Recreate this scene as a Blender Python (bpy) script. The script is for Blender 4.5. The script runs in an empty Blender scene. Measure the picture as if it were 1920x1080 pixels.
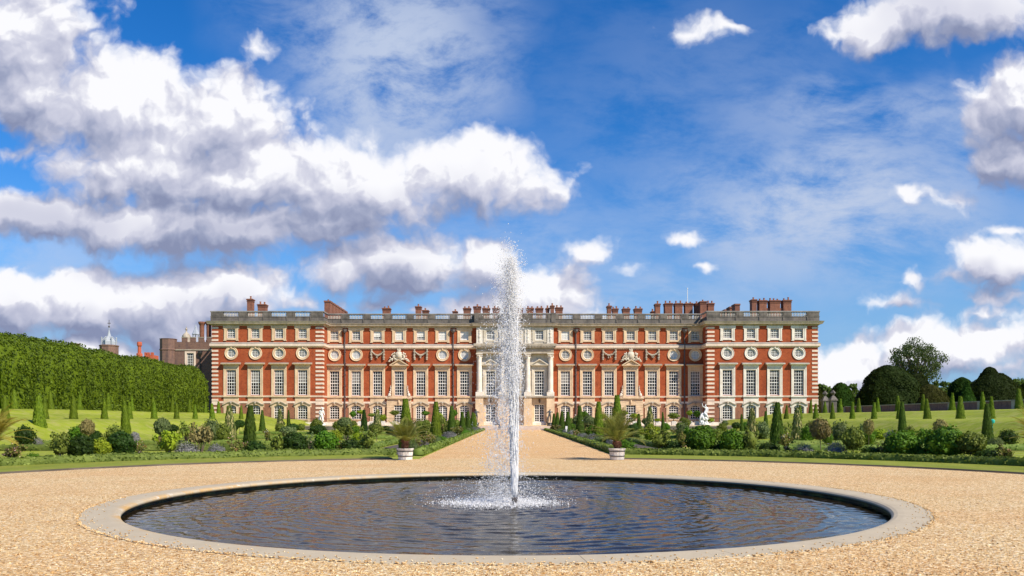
import bpy, math, random
import numpy as np
from mathutils import Vector, noise as mnoise

PI = math.pi
F = 1525.0                       # focal length in pixels of the 1920 px wide photograph
HZ = 786.0                       # horizon row
EYE = 1.6
SC = bpy.context.scene

# ------------------------------------------------------------------ camera
cam_d = bpy.data.cameras.new('camera')
cam = bpy.data.objects.new('camera', cam_d)
SC.collection.objects.link(cam)
cam.location = (0, 0, EYE)
cam.rotation_euler = (PI / 2, 0, 0)
cam_d.sensor_width = 36
cam_d.lens = 36 * F / 1920
cam_d.shift_y = (HZ - 540) / 1920
cam_d.clip_start = 0.1
cam_d.clip_end = 8000
SC.camera = cam
SC.view_settings.view_transform = 'Standard'
SC.view_settings.look = 'None'
SC.view_settings.exposure = 0.40
SC.view_settings.gamma = 1
SC.cycles.max_bounces = 6
SC.cycles.diffuse_bounces = 3
SC.cycles.glossy_bounces = 3
SC.cycles.transparent_max_bounces = 12

# ------------------------------------------------------------------ sun and sky
SUNV = Vector((1.2, -1.0, 1.45)).normalized()
sd = bpy.data.lights.new('sun', 'SUN')
sd.energy = 5.0
sd.angle = math.radians(0.5)
sd.color = (1.0, 0.90, 0.74)
so = bpy.data.objects.new('sun', sd)
SC.collection.objects.link(so)
so.rotation_euler = (-SUNV).to_track_quat('-Z', 'Y').to_euler()
so.location = (60, -40, 80)

world = bpy.data.worlds.new('World')
SC.world = world
world.use_nodes = True
world.cycles.sampling_method = 'MANUAL'
world.cycles.sample_map_resolution = 512
SKY_STRENGTH = 0.092
CLOUD_GAIN = 0.71


class NT:
    """small helper to write node trees as expressions"""
    def __init__(s, tree):
        s.t = tree
        s.n = tree.nodes
        s.l = tree.links

    def node(s, typ, ins=None, **kw):
        nd = s.n.new(typ)
        for k, v in kw.items():
            setattr(nd, k, v)
        if ins:
            for k, v in ins.items():
                s.put(nd.inputs[k], v)
        return nd

    def put(s, sock, v):
        if isinstance(v, bpy.types.NodeSocket):
            s.l.new(v, sock)
        elif v is not None:
            sock.default_value = v

    def m(s, op, a, b=None, c=None, clamp=False):
        nd = s.n.new('ShaderNodeMath')
        nd.operation = op
        nd.use_clamp = clamp
        s.put(nd.inputs[0], a)
        if b is not None:
            s.put(nd.inputs[1], b)
        if c is not None:
            s.put(nd.inputs[2], c)
        return nd.outputs[0]

    def v(s, op, a, b=None, c=None, scale=None):
        nd = s.n.new('ShaderNodeVectorMath')
        nd.operation = op
        s.put(nd.inputs[0], a)
        if b is not None:
            s.put(nd.inputs[1], b)
        if c is not None:
            s.put(nd.inputs[2], c)
        if scale is not None:
            s.put(nd.inputs['Scale'], scale)
        return nd.outputs['Value'] if op in ('LENGTH', 'DOT_PRODUCT', 'DISTANCE') else nd.outputs['Vector']

    def noise(s, vec, scale, detail=4, rough=0.5, dist=0.0, lac=2.0, out='Fac', dim='3D'):
        nd = s.n.new('ShaderNodeTexNoise')
        nd.noise_dimensions = dim
        s.put(nd.inputs['Vector'], vec)
        nd.inputs['Scale'].default_value = scale
        nd.inputs['Detail'].default_value = detail
        nd.inputs['Roughness'].default_value = rough
        nd.inputs['Distortion'].default_value = dist
        nd.inputs['Lacunarity'].default_value = lac
        return nd.outputs[out]

    def mix(s, f, a, b, mode='MIX'):
        nd = s.n.new('ShaderNodeMix')
        nd.data_type = 'RGBA'
        nd.blend_type = mode
        nd.clamp_factor = True
        s.put(nd.inputs[0], f)
        s.put(nd.inputs[6], a)
        s.put(nd.inputs[7], b)
        return nd.outputs[2]

    def ramp(s, f, stops, interp='LINEAR'):
        nd = s.n.new('ShaderNodeValToRGB')
        cr = nd.color_ramp
        cr.interpolation = interp
        while len(cr.elements) < len(stops):
            cr.elements.new(0.5)
        for e, (p, c) in zip(cr.elements, stops):
            e.position = p
            e.color = (c, c, c, 1) if isinstance(c, (int, float)) else (c[0], c[1], c[2], 1)
        s.put(nd.inputs[0], f)
        return nd.outputs[0]

    def smooth(s, x, a, b):
        nd = s.n.new('ShaderNodeMapRange')
        nd.interpolation_type = 'SMOOTHSTEP'
        s.put(nd.inputs['Value'], x)
        nd.inputs['From Min'].default_value = a
        nd.inputs['From Max'].default_value = b
        return nd.outputs['Result']


def build_world():
    t = NT(world.node_tree)
    t.n.clear()
    sky = t.node('ShaderNodeTexSky', sky_type='NISHITA')
    sky.sun_disc = False
    sky.sun_elevation = math.asin(SUNV.z)
    sky.sun_rotation = math.atan2(SUNV.x, SUNV.y)
    sky.air_density = 1.0
    sky.dust_density = 0.2
    sky.ozone_density = 2.5
    tc = t.node('ShaderNodeTexCoord')
    sep = t.node('ShaderNodeSeparateXYZ', {0: tc.outputs['Generated']})
    x, y, z = sep.outputs
    ay = t.m('MAXIMUM', t.m('ABSOLUTE', y), 0.05)
    u = t.m('DIVIDE', x, ay)
    w = t.m('DIVIDE', z, ay)
    P = t.node('ShaderNodeCombineXYZ', {0: u, 1: w, 2: t.m('MULTIPLY', t.m('LESS_THAN', y, 0.0), 3.0)}).outputs[0]
    # cumulus masses: centre and half sizes on the plane one unit ahead (horizon = 0)
    cum = [(30, 60, 170, 150), (60, 160, 110, 110), (215, 190, 180, 95), (395, 225, 160, 105), (300, 300, 230, 90), (480, 330, 270, 90), (250, 420, 150, 62),
           (640, 355, 250, 88), (890, 335, 165, 76), (1022, 330, 46, 30), (70, 405, 190, 52), (430, 425, 270, 62), (620, 420, 130, 42), (478, 75, 48, 26),
           (20, 285, 80, 22), (235, 565, 320, 72), (40, 560, 120, 66), (440, 545, 100, 54), (250, 520, 90, 40), (745, 500, 170, 62), (840, 470, 60, 40), (620, 520, 70, 34),
           (905, 500, 75, 62), (1010, 560, 110, 66), (1090, 590, 80, 42), (1098, 465, 54, 36), (1060, 505, 50, 26), (1172, 500, 40, 26),
           (1285, 447, 40, 18), (1324, 497, 30, 15), (1300, 58, 66, 30), (1370, 50, 40, 14), (1640, 50, 100, 44), (1800, 20, 190, 62), (1560, 60, 40, 18),
           (1900, 190, 110, 90), (1900, 285, 110, 60), (1700, 360, 42, 24), (1790, 378, 46, 26), (1880, 490, 120, 48), (1790, 520, 50, 20),
           (1718, 525, 30, 22), (1680, 572, 84, 20), (1860, 570, 70, 46), (1900, 620, 90, 40), (1590, 690, 105, 54), (1830, 650, 160, 40), (1700, 640, 60, 22),
           (150, 665, 300, 44), (330, 620, 160, 32), (800, 590, 90, 22), (1890, 425, 44, 16), (700, 570, 110, 24), (960, 590, 150, 40), (1130, 600, 90, 30), (1760, 640, 130, 44), (1880, 690, 120, 30), (1600, 650, 50, 26), (560, 570, 90, 30), (1840, 600, 120, 26)]

    def masses(p):
        acc = None
        for (cx, cy, rx, ry) in cum:
            cu, cv, ru, rv = (cx - 960) / F, (HZ - cy) / F, rx / F * 1.12, ry / F * 1.12
            d = t.v('LENGTH', t.v('MULTIPLY_ADD', p, (1 / ru, 1 / rv, 1), (-cu / ru, -cv / rv, 0)))
            if rx * ry < 3700:
                d = t.m('MULTIPLY_ADD', d, 0.55, 0.55)
            if acc is None:
                acc = d
            else:
                acc = t.m('SMOOTH_MIN', acc, d, 0.30)
        return t.m('SUBTRACT', 1.0, acc)

    nz = t.noise(P, 7.0, 3, 0.55, out='Color')
    wv = t.v('SCALE', t.v('SUBTRACT', nz, (0.5, 0.5, 0.5)), scale=0.058)
    nz2 = t.noise(P, 26.0, 3, 0.6, out='Color')
    wv2 = t.v('SCALE', t.v('SUBTRACT', nz2, (0.5, 0.5, 0.5)), scale=0.028)
    PW = t.v('ADD', P, t.v('ADD', wv, wv2))

    def puff(p, sc, det):
        nd = t.node('ShaderNodeTexVoronoi', voronoi_dimensions='2D', feature='SMOOTH_F1')
        t.put(nd.inputs['Vector'], p)
        nd.inputs['Scale'].default_value = sc
        nd.inputs['Detail'].default_value = det
        nd.inputs['Roughness'].default_value = 0.55
        nd.inputs['Smoothness'].default_value = 0.25
        nd.normalize = True
        return t.m('SUBTRACT', 1.0, t.m('MULTIPLY', nd.outputs['Distance'], 1.0))

    pf0 = puff(PW, 15.0, 3)
    off = (0.006, 0.011, 0)
    pf1 = puff(t.v('ADD', PW, off), 15.0, 3)
    fb = t.noise(PW, 20.0, 6, 0.6)
    fb1 = t.noise(t.v('ADD', PW, off), 20.0, 6, 0.6)
    m0 = masses(PW)
    m1 = masses(t.v('ADD', PW, (0.012, 0.036, 0)))
    dens = t.m('ADD', t.m('MULTIPLY_ADD', t.m('SUBTRACT', pf0, 0.70), 1.25, m0), t.m('MULTIPLY', t.m('SUBTRACT', fb, 0.47), 0.75))
    cov = t.smooth(dens, -0.05, 0.46)
    def veil(lst, p):
        acc = None
        for (cx, cy, rx, ry, k) in lst:
            cu, cv, ru, rv = (cx - 960) / F, (HZ - cy) / F, rx / F, ry / F
            d = t.v('LENGTH', t.v('MULTIPLY_ADD', p, (1 / ru, 1 / rv, 1), (-cu / ru, -cv / rv, 0)))
            d = t.m('MULTIPLY', t.smooth(d, 1.5, 0.0), k)
            acc = d if acc is None else t.m('MAXIMUM', acc, d)
        return acc
    PV = t.v('ADD', P, t.v('SCALE', wv, scale=2.6))
    # relief: cloud above and to the right takes the light away
    rel = t.m('SUBTRACT', t.m('MULTIPLY_ADD', pf1, 1.7, t.m('MULTIPLY', fb1, 0.7)), t.m('MULTIPLY_ADD', pf0, 1.7, t.m('MULTIPLY', fb, 0.7)))
    grad = t.m('SUBTRACT', m1, m0)
    big = t.noise(PW, 9.0, 3, 0.5)
    br = t.m('MULTIPLY_ADD', grad, -0.95, t.m('MULTIPLY_ADD', t.smooth(m0, 0.05, 0.55), -0.12, 0.76))
    br = t.m('ADD', br, t.m('MULTIPLY', rel, -0.9))
    br = t.m('ADD', br, t.m('MULTIPLY_ADD', big, 1.1, -0.57), clamp=True)
    dk = veil([(430, 455, 330, 60, 0.42), (90, 425, 240, 50, 0.3), (250, 615, 300, 50, 0.32), (1870, 305, 150, 70, 0.4), (1860, 530, 120, 30, 0.3), (750, 545, 170, 40, 0.25), (1800, 40, 200, 60, 0.2), (640, 400, 300, 60, 0.2)], PV)
    br = t.m('SUBTRACT', br, dk, clamp=True)
    ccol = t.ramp(br, [(0.0, (0.27, 0.31, 0.48)), (0.28, (0.39, 0.43, 0.60)), (0.55, (0.57, 0.59, 0.74)), (0.80, (0.74, 0.75, 0.87)), (1.0, (1.04, 1.04, 1.08))])
    # high thin cloud, combed by the wind
    PR = t.node('ShaderNodeMapping', {'Vector': P, 'Rotation': (0, 0, math.radians(12)), 'Scale': (2.2, 5.0, 1)}).outputs[0]
    PR2 = t.node('ShaderNodeMapping', {'Vector': P, 'Rotation': (0, 0, math.radians(-52)), 'Scale': (2.6, 4.6, 1)}).outputs[0]
    ci = t.noise(PR, 3.0, 9, 0.66, 0.25)
    ci2 = t.noise(PR2, 3.4, 9, 0.66, 0.25)

    v1 = veil([(1560, 400, 400, 170, 1.0), (1640, 230, 360, 100, 0.7), (1350, 250, 400, 300, 0.25), (1000, 480, 300, 150, 0.45), (1250, 560, 300, 60, 0.5), (60, 480, 300, 80, 0.5)], PV)
    v2 = veil([(745, 110, 230, 300, 1.0), (560, 20, 160, 120, 0.3)], PV)
    cirrus = t.m('MULTIPLY', v1, t.smooth(ci, 0.28, 0.62))
    cirrus2 = t.m('MULTIPLY', v2, t.smooth(ci2, 0.27, 0.62))
    cir = t.m('MAXIMUM', cirrus, cirrus2)
    hor = t.smooth(w, 0.34, 0.0)
    # blue of the clear sky, deepened as in the photograph
    hs = t.node('ShaderNodeHueSaturation', {'Hue': 0.505, 'Saturation': 1.42, 'Value': 1.0, 'Fac': 1.0, 'Color': sky.outputs[0]}).outputs[0]
    hs = t.mix(1.0, hs, (0.86, 1.05, 1.22, 1), 'MULTIPLY')
    g = CLOUD_GAIN / SKY_STRENGTH

    def sc_col(c):
        return t.v('SCALE', c, scale=g)
    base = t.mix(t.m('MULTIPLY', hor, 0.75), hs, (0.21 * g, 0.41 * g, 0.76 * g, 1))
    base = t.mix(t.m('MULTIPLY', cir, 0.95), base, (0.58 * g, 0.67 * g, 0.86 * g, 1))
    col = t.mix(cov, base, sc_col(ccol))
    bg = t.node('ShaderNodeBackground', {'Color': col, 'Strength': SKY_STRENGTH})
    out = t.node('ShaderNodeOutputWorld')
    t.l.new(bg.outputs[0], out.inputs[0])


build_world()

# ------------------------------------------------------------------ small tools
R = random.Random(7)
NR = np.random.default_rng(11)
COL = SC.collection


def wx(px, Y):
    return (px - 960) / F * Y


def wz(py, Y):
    return EYE - (py - HZ) / F * Y


def material(name, fn):
    m = bpy.data.materials.new(name)
    m.use_nodes = True
    t = NT(m.node_tree)
    t.n.clear()
    out = t.node('ShaderNodeOutputMaterial')
    sh = fn(t)
    t.l.new(sh, out.inputs[0])
    return m


def principled(t, col, rough=0.7, bump=None, bstr=0.3, bdist=0.02, metal=0.0, spec=0.5, **kw):
    b = t.node('ShaderNodeBsdfPrincipled')
    t.put(b.inputs['Base Color'], col if isinstance(col, bpy.types.NodeSocket) else (*col[:3], 1))
    t.put(b.inputs['Roughness'], rough)
    b.inputs['Metallic'].default_value = metal
    b.inputs['Specular IOR Level'].default_value = spec
    if bump is not None:
        bn = t.node('ShaderNodeBump', {'Height': bump, 'Strength': bstr, 'Distance': bdist})
        t.l.new(bn.outputs[0], b.inputs['Normal'])
    for k, v in kw.items():
        t.put(b.inputs[k], v)
    return b.outputs[0]


def objco(t):
    return t.node('ShaderNodeTexCoord').outputs['Object']


def geopos(t):
    return t.node('ShaderNodeNewGeometry').outputs['Position']


def stone(name, c1, c2, streak=0.35, lichen=None, rough=0.85):
    def fn(t):
        p = geopos(t)
        a = t.noise(p, 0.9, 6, 0.65)
        b = t.noise(p, 5.0, 5, 0.6)
        ps = t.node('ShaderNodeMapping', {'Vector': p, 'Scale': (2.2, 2.2, 0.25)}).outputs[0]
        s = t.noise(ps, 1.6, 5, 0.6)
        col = t.mix(t.smooth(a, 0.3, 0.7), (*c1, 1), (*c2, 1))
        col = t.mix(t.m('MULTIPLY', t.smooth(s, 0.5, 0.8), streak), col, (c1[0] * 0.35, c1[1] * 0.33, c1[2] * 0.33, 1))
        col = t.mix(t.m('MULTIPLY', t.smooth(b, 0.55, 0.8), 0.25), col, (min(1, c2[0] * 1.25), min(1, c2[1] * 1.25), min(1, c2[2] * 1.25), 1))
        if lichen:
            l = t.noise(p, lichen[1], 5, 0.7)
            col = t.mix(t.m('MULTIPLY', t.smooth(l, lichen[2], lichen[2] + 0.12), lichen[3]), col, (*lichen[0], 1))
        return principled(t, col, rough, b, 0.35, 0.03)
    return material(name, fn)


def brick(name, c1, c2, c3, scale=1.0):
    def fn(t):
        p = geopos(t)
        pm = t.v('MULTIPLY', p, (1, 1, 1))
        sx = t.node('ShaderNodeSeparateXYZ', {0: p})
        q = t.node('ShaderNodeCombineXYZ', {0: t.m('ADD', sx.outputs[0], sx.outputs[1]), 1: sx.outputs[2], 2: 0.0}).outputs[0]
        bt = t.node('ShaderNodeTexBrick', {'Vector': q, 'Color1': (*c1, 1), 'Color2': (*c2, 1), 'Mortar': (c2[0] * 0.9 + .05, c2[1] + 0.06, c2[2] + 0.05, 1), 'Scale': 1.0,
                                           'Mortar Size': 0.007, 'Brick Width': 0.23, 'Row Height': 0.075, 'Bias': 0.0})
        a = t.noise(p, 0.35, 6, 0.65)
        b = t.noise(p, 2.2, 5, 0.7)
        col = t.mix(t.m('MULTIPLY', t.smooth(a, 0.35, 0.75), 0.55), bt.outputs[0], (*c3, 1))
        col = t.mix(t.m('MULTIPLY', t.smooth(b, 0.46, 0.72), 0.65), col, (c1[0] * 0.55, c1[1] * 0.62, c1[2] * 0.9, 1))
        ps = t.node('ShaderNodeMapping', {'Vector': p, 'Scale': (1.6, 1.6, 0.16)}).outputs[0]
        st = t.noise(ps, 1.2, 5, 0.65)
        col = t.mix(t.m('MULTIPLY', t.smooth(st, 0.52, 0.76), 0.5), col, (c1[0] * 0.4, c1[1] * 0.6, c1[2] * 1.0, 1))
        return principled(t, col, 0.9, bt.outputs[1], -0.3, 0.01, spec=0.25)
    return material(name, fn)


def leaf(name, c1, c2, clump=3.0, trans=0.25, c3=None, spec=0.2):
    def fn(t):
        g = t.node('ShaderNodeNewGeometry')
        oi = t.node('ShaderNodeObjectInfo')
        p = g.outputs['Position']
        a = t.noise(p, clump, 3, 0.6)
        r = g.outputs['Random Per Island']
        f = t.m('ADD', t.m('MULTIPLY', r, 0.6), t.m('MULTIPLY_ADD', a, 1.1, -0.35), clamp=True)
        col = t.mix(f, (*c1, 1), (*c2, 1))
        if c3:
            col = t.mix(t.m('GREATER_THAN', t.m('FRACT', t.m('MULTIPLY', r, 7.31)), 0.72), col, (*c3, 1))
        hs = t.node('ShaderNodeHueSaturation', {'Hue': t.m('MULTIPLY_ADD', oi.outputs['Random'], 0.016, 0.492), 'Saturation': 1.0,
                                                'Value': t.m('MULTIPLY_ADD', oi.outputs['Random'], 0.4, 0.8), 'Fac': 1.0, 'Color': col}).outputs[0]
        b = principled(t, hs, 0.6, spec=spec)
        tr = t.node('ShaderNodeBsdfTranslucent', {'Color': t.mix(0.5, hs, (0.25, 0.35, 0.02, 1), 'MIX')})
        mx = t.node('ShaderNodeMixShader', {0: trans, 1: b, 2: tr.outputs[0]})
        return mx.outputs[0]
    return material(name, fn)


def plain(name, c, rough=0.6, metal=0.0, var=0.15):
    def fn(t):
        a = t.noise(geopos(t), 4.0, 4, 0.6)
        col = t.mix(a, (*[v * (1 - var) for v in c], 1), (*[min(1, v * (1 + var)) for v in c], 1))
        return principled(t, col, rough, metal=metal)
    return material(name, fn)


M = {}
M['tan'] = stone('tan_limestone', (0.55, 0.40, 0.255), (0.71, 0.545, 0.365), 0.35)
M['white_stone'] = stone('pale_limestone', (0.60, 0.54, 0.46), (0.78, 0.73, 0.64), 0.22)
M['band'] = stone('band_stone', (0.64, 0.50, 0.40), (0.77, 0.64, 0.52), 0.3)
M['cen_stone'] = stone('portico_limestone', (0.50, 0.44, 0.34), (0.66, 0.59, 0.48), 0.3)
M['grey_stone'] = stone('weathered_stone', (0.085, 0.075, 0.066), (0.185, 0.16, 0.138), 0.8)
M['rail'] = stone('weathered_rail', (0.16, 0.15, 0.14), (0.30, 0.28, 0.26), 0.3)
M['baluster'] = stone('baluster_stone', (0.36, 0.34, 0.30), (0.52, 0.49, 0.44), 0.3)
M['cornice'] = stone('cornice_stone', (0.30, 0.26, 0.20), (0.46, 0.40, 0.32), 0.5)
M['hoodtop'] = stone('hood_lead', (0.25, 0.22, 0.2), (0.36, 0.33, 0.30), 0.3)
M['brick'] = brick('red_brick', (0.31, 0.056, 0.016), (0.40, 0.086, 0.024), (0.23, 0.036, 0.013))
M['brown'] = brick('brown_brick', (0.24, 0.092, 0.050), (0.32, 0.13, 0.072), (0.21, 0.10, 0.07))
M['tudor'] = brick('old_brick', (0.16, 0.085, 0.065), (0.22, 0.12, 0.09), (0.15, 0.10, 0.085))
M['chim'] = brick('chimney_brick', (0.20, 0.075, 0.045), (0.29, 0.11, 0.06), (0.14, 0.07, 0.055))
M['redchim'] = brick('bright_brick', (0.45, 0.09, 0.045), (0.5, 0.12, 0.06), (0.38, 0.08, 0.04))
M['wallbrick'] = brick('garden_wall_brick', (0.17, 0.085, 0.075), (0.26, 0.13, 0.11), (0.20, 0.13, 0.12))
M['paint'] = plain('white_paint', (0.82, 0.81, 0.77), 0.45, var=0.04)
M['pot'] = plain('terracotta', (0.30, 0.12, 0.06), 0.8)
M['lead'] = plain('lead', (0.10, 0.085, 0.085), 0.55, 0.2, 0.3)
M['iron'] = plain('black_iron', (0.03, 0.03, 0.032), 0.5, 0.2)
M['roof'] = plain('lead_roof', (0.2, 0.21, 0.22), 0.6)
M['leadwhite'] = plain('pale_lead', (0.34, 0.37, 0.41), 0.5, var=0.35)
M['marble'] = stone('white_marble', (0.76, 0.75, 0.73), (0.86, 0.85, 0.83), 0.12, rough=0.6)
M['bronze'] = plain('bronze', (0.10, 0.10, 0.10), 0.4, 0.5, 0.4)
M['tub'] = stone('painted_tub', (0.72, 0.66, 0.60), (0.82, 0.78, 0.72), 0.12)
M['hoop'] = plain('hoop_iron', (0.035, 0.03, 0.03), 0.6)
M['bark'] = stone('bark', (0.11, 0.075, 0.05), (0.19, 0.14, 0.10), 0.4)
M['palmtrunk'] = stone('palm_fibre', (0.12, 0.05, 0.025), (0.22, 0.10, 0.05), 0.4)
M['soil'] = stone('soil', (0.05, 0.04, 0.028), (0.11, 0.085, 0.06), 0.2)
M['tent'] = plain('white_canvas', (0.85, 0.85, 0.85), 0.7, var=0.02)
M['turquoise'] = plain('turquoise_plastic', (0.02, 0.42, 0.33), 0.4)
M['skin'] = plain('skin', (0.5, 0.3, 0.22), 0.6)
M['cloth_dark'] = plain('dark_cloth', (0.04, 0.02, 0.025), 0.9)
M['cloth_blue'] = plain('blue_cloth', (0.04, 0.05, 0.10), 0.9)
M['cloth_rose'] = plain('rose_cloth', (0.25, 0.06, 0.09), 0.9)
M['hair_white'] = plain('white_hair', (0.7, 0.68, 0.66), 0.8)
M['hair_dark'] = plain('dark_hair', (0.04, 0.03, 0.02), 0.8)
M['blind'] = plain('pale_blind', (0.62, 0.62, 0.60), 0.7, var=0.05)
M['curtain'] = plain('grey_curtain', (0.17, 0.16, 0.15), 0.8)
M['gold'] = plain('gilding', (0.75, 0.52, 0.18), 0.35, 0.6)


def glassfn(t):
    g = t.node('ShaderNodeObjectInfo')
    p = geopos(t)
    a = t.noise(p, 1.4, 3, 0.5)
    col = t.mix(t.smooth(a, 0.4, 0.75), (0.006, 0.006, 0.008, 1), (0.05, 0.045, 0.04, 1))
    v = t.node('ShaderNodeTexVoronoi', {'Vector': p, 'Scale': 2.6})
    bmp = t.noise(p, 2.5, 2, 0.5)
    return principled(t, col, 0.08, t.m('ADD', bmp, t.m('MULTIPLY', v.outputs['Distance'], 0.3)), 0.18, 0.05, spec=0.32)


M['glass'] = material('window_glass', glassfn)
M['glasspale'] = plain('painted_reflection_glass', (0.36, 0.37, 0.41), 0.12, var=0.3)  # bright reflection on the round panes, put into a pale base colour


def gravel_shader(t, tint=None):
    p = geopos(t)
    pw = t.v('ADD', p, t.v('SCALE', t.noise(p, 30, 2, 0.5, out='Color'), scale=0.02))
    v = t.node('ShaderNodeTexVoronoi', {'Vector': pw, 'Scale': 30.0, 'Randomness': 1.0})
    v2 = t.node('ShaderNodeTexVoronoi', {'Vector': pw, 'Scale': 52.0, 'Randomness': 1.0})
    r = t.node('ShaderNodeSeparateColor', {0: v.outputs['Color']}).outputs[0]
    r2 = t.node('ShaderNodeSeparateColor', {0: v2.outputs['Color']}).outputs[0]
    sel = t.m('GREATER_THAN', t.noise(p, 14, 2, 0.5), 0.52)
    rr = t.m('ADD', t.m('MULTIPLY', r, sel), t.m('MULTIPLY', r2, t.m('SUBTRACT', 1.0, sel)))
    col = t.ramp(rr, [(0.0, (0.26, 0.13, 0.045)), (0.14, (0.46, 0.26, 0.09)), (0.42, (0.72, 0.49, 0.22)), (0.66, (0.86, 0.65, 0.34)), (0.86, (0.94, 0.79, 0.50)), (1.0, (0.97, 0.90, 0.70))])
    big = t.noise(p, 0.35, 5, 0.6)
    mid = t.noise(p, 2.6, 4, 0.65)
    col = t.mix(t.m('MULTIPLY', t.smooth(big, 0.35, 0.7), 0.5), col, t.mix(1.0, col, (0.96, 0.80, 0.66, 1), 'MULTIPLY'))
    wear = t.noise(t.v('MULTIPLY', p, (0.35, 1.1, 1)), 0.6, 5, 0.65)
    col = t.mix(t.m('MULTIPLY', t.smooth(wear, 0.50, 0.66), 0.35), col, t.mix(1.0, col, (0.86, 0.76, 0.64, 1), 'MULTIPLY'))
    col = t.mix(t.m('MULTIPLY', t.smooth(mid, 0.45, 0.75), 0.35), col, t.mix(1.0, col, (0.80, 0.72, 0.62, 1), 'MULTIPLY'))
    g8 = t.noise(p, 9.0, 5, 0.7)
    col = t.mix(t.m('MULTIPLY', t.smooth(g8, 0.42, 0.68), 0.55), col, t.mix(1.0, col, (0.80, 0.60, 0.42, 1), 'MULTIPLY'))
    if tint:
        col = t.mix(1.0, col, tint, 'MULTIPLY')
    d = t.m('ADD', t.m('MULTIPLY', v.outputs['Distance'], sel), t.m('MULTIPLY', v2.outputs['Distance'], t.m('SUBTRACT', 1.0, sel)))
    h = t.m('SUBTRACT', 1.0, t.m('POWER', d, 1.5))
    tilt = t.m('ADD', h, t.m('MULTIPLY', rr, 0.5))
    return principled(t, col, 0.8, tilt, 0.9, 0.02, spec=0.3)


def gravelfn(t):
    return gravel_shader(t)


M['gravel'] = material('golden_gravel', gravelfn)
M['gravelpath'] = material('pinkish_gravel', lambda t: gravel_shader(t, (1.0, 0.92, 0.85, 1)))


def grassfn(c1, c2, c3):
    def fn(t):
        p = geopos(t)
        a = t.noise(p, 0.16, 5, 0.6)
        b = t.noise(p, 1.3, 5, 0.65)
        c = t.noise(p, 22, 4, 0.75)
        col = t.mix(t.smooth(a, 0.35, 0.65), (*c1, 1), (*c2, 1))
        col = t.mix(t.m('MULTIPLY', t.smooth(b, 0.42, 0.72), 0.8), col, (*c3, 1))
        sxy = t.node('ShaderNodeSeparateXYZ', {0: p})
        st = t.m('SINE', t.m('MULTIPLY_ADD', sxy.outputs[0], 3.6, t.m('MULTIPLY', a, 1.5)))
        col = t.mix(t.smooth(st, -0.4, 0.4), col, t.mix(1.0, col, (0.90, 0.93, 0.9, 1), 'MULTIPLY'))
        wn = t.noise(p, 0.55, 6, 0.7)
        col = t.mix(t.m('MULTIPLY', t.smooth(wn, 0.56, 0.72), 0.45), col, (0.34, 0.29, 0.10, 1))
        col = t.mix(t.m('MULTIPLY', t.smooth(c, 0.35, 0.75), 0.45), col, t.mix(1.0, col, (0.55, 0.62, 0.5, 1), 'MULTIPLY'))
        return principled(t, col, 0.8, c, 0.9, 0.04, spec=0.2)
    return fn


M['grass'] = material('mown_grass', grassfn((0.22, 0.27, 0.016), (0.31, 0.36, 0.024), (0.40, 0.37, 0.12)))
M['verge'] = material('verge_grass', grassfn((0.22, 0.25, 0.025), (0.27, 0.31, 0.035), (0.33, 0.31, 0.065)))
M['lawnpale'] = material('pale_lawn', grassfn((0.32, 0.36, 0.05), (0.40, 0.43, 0.08), (0.45, 0.43, 0.13)))


def waterfn(t):
    p = geopos(t)
    q = t.v('SUBTRACT', p, (-0.02, 16.7, 0))
    r = t.v('LENGTH', t.v('MULTIPLY', q, (1, 1, 0)))
    n1 = t.noise(p, 1.3, 4, 0.55)
    rip = t.m('SINE', t.m('MULTIPLY_ADD', r, 9.0, t.m('MULTIPLY', n1, 9.0)))
    n2 = t.noise(p, 5.0, 4, 0.6, 0.5)
    n3 = t.noise(p, 16.0, 3, 0.6)
    near = t.smooth(r, 4.5, 0.6)
    h = t.m('ADD', t.m('MULTIPLY', rip, t.m('MULTIPLY_ADD', near, 0.20, 0.10)), t.m('ADD', t.m('MULTIPLY', n2, 0.45), t.m('MULTIPLY', n3, t.m('MULTIPLY_ADD', near, 0.5, 0.03))))
    return principled(t, (0.018, 0.012, 0.005), 0.02, h, 0.36, 0.038, spec=0.34, IOR=1.33)


M['water'] = material('pool_water', waterfn)


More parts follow.
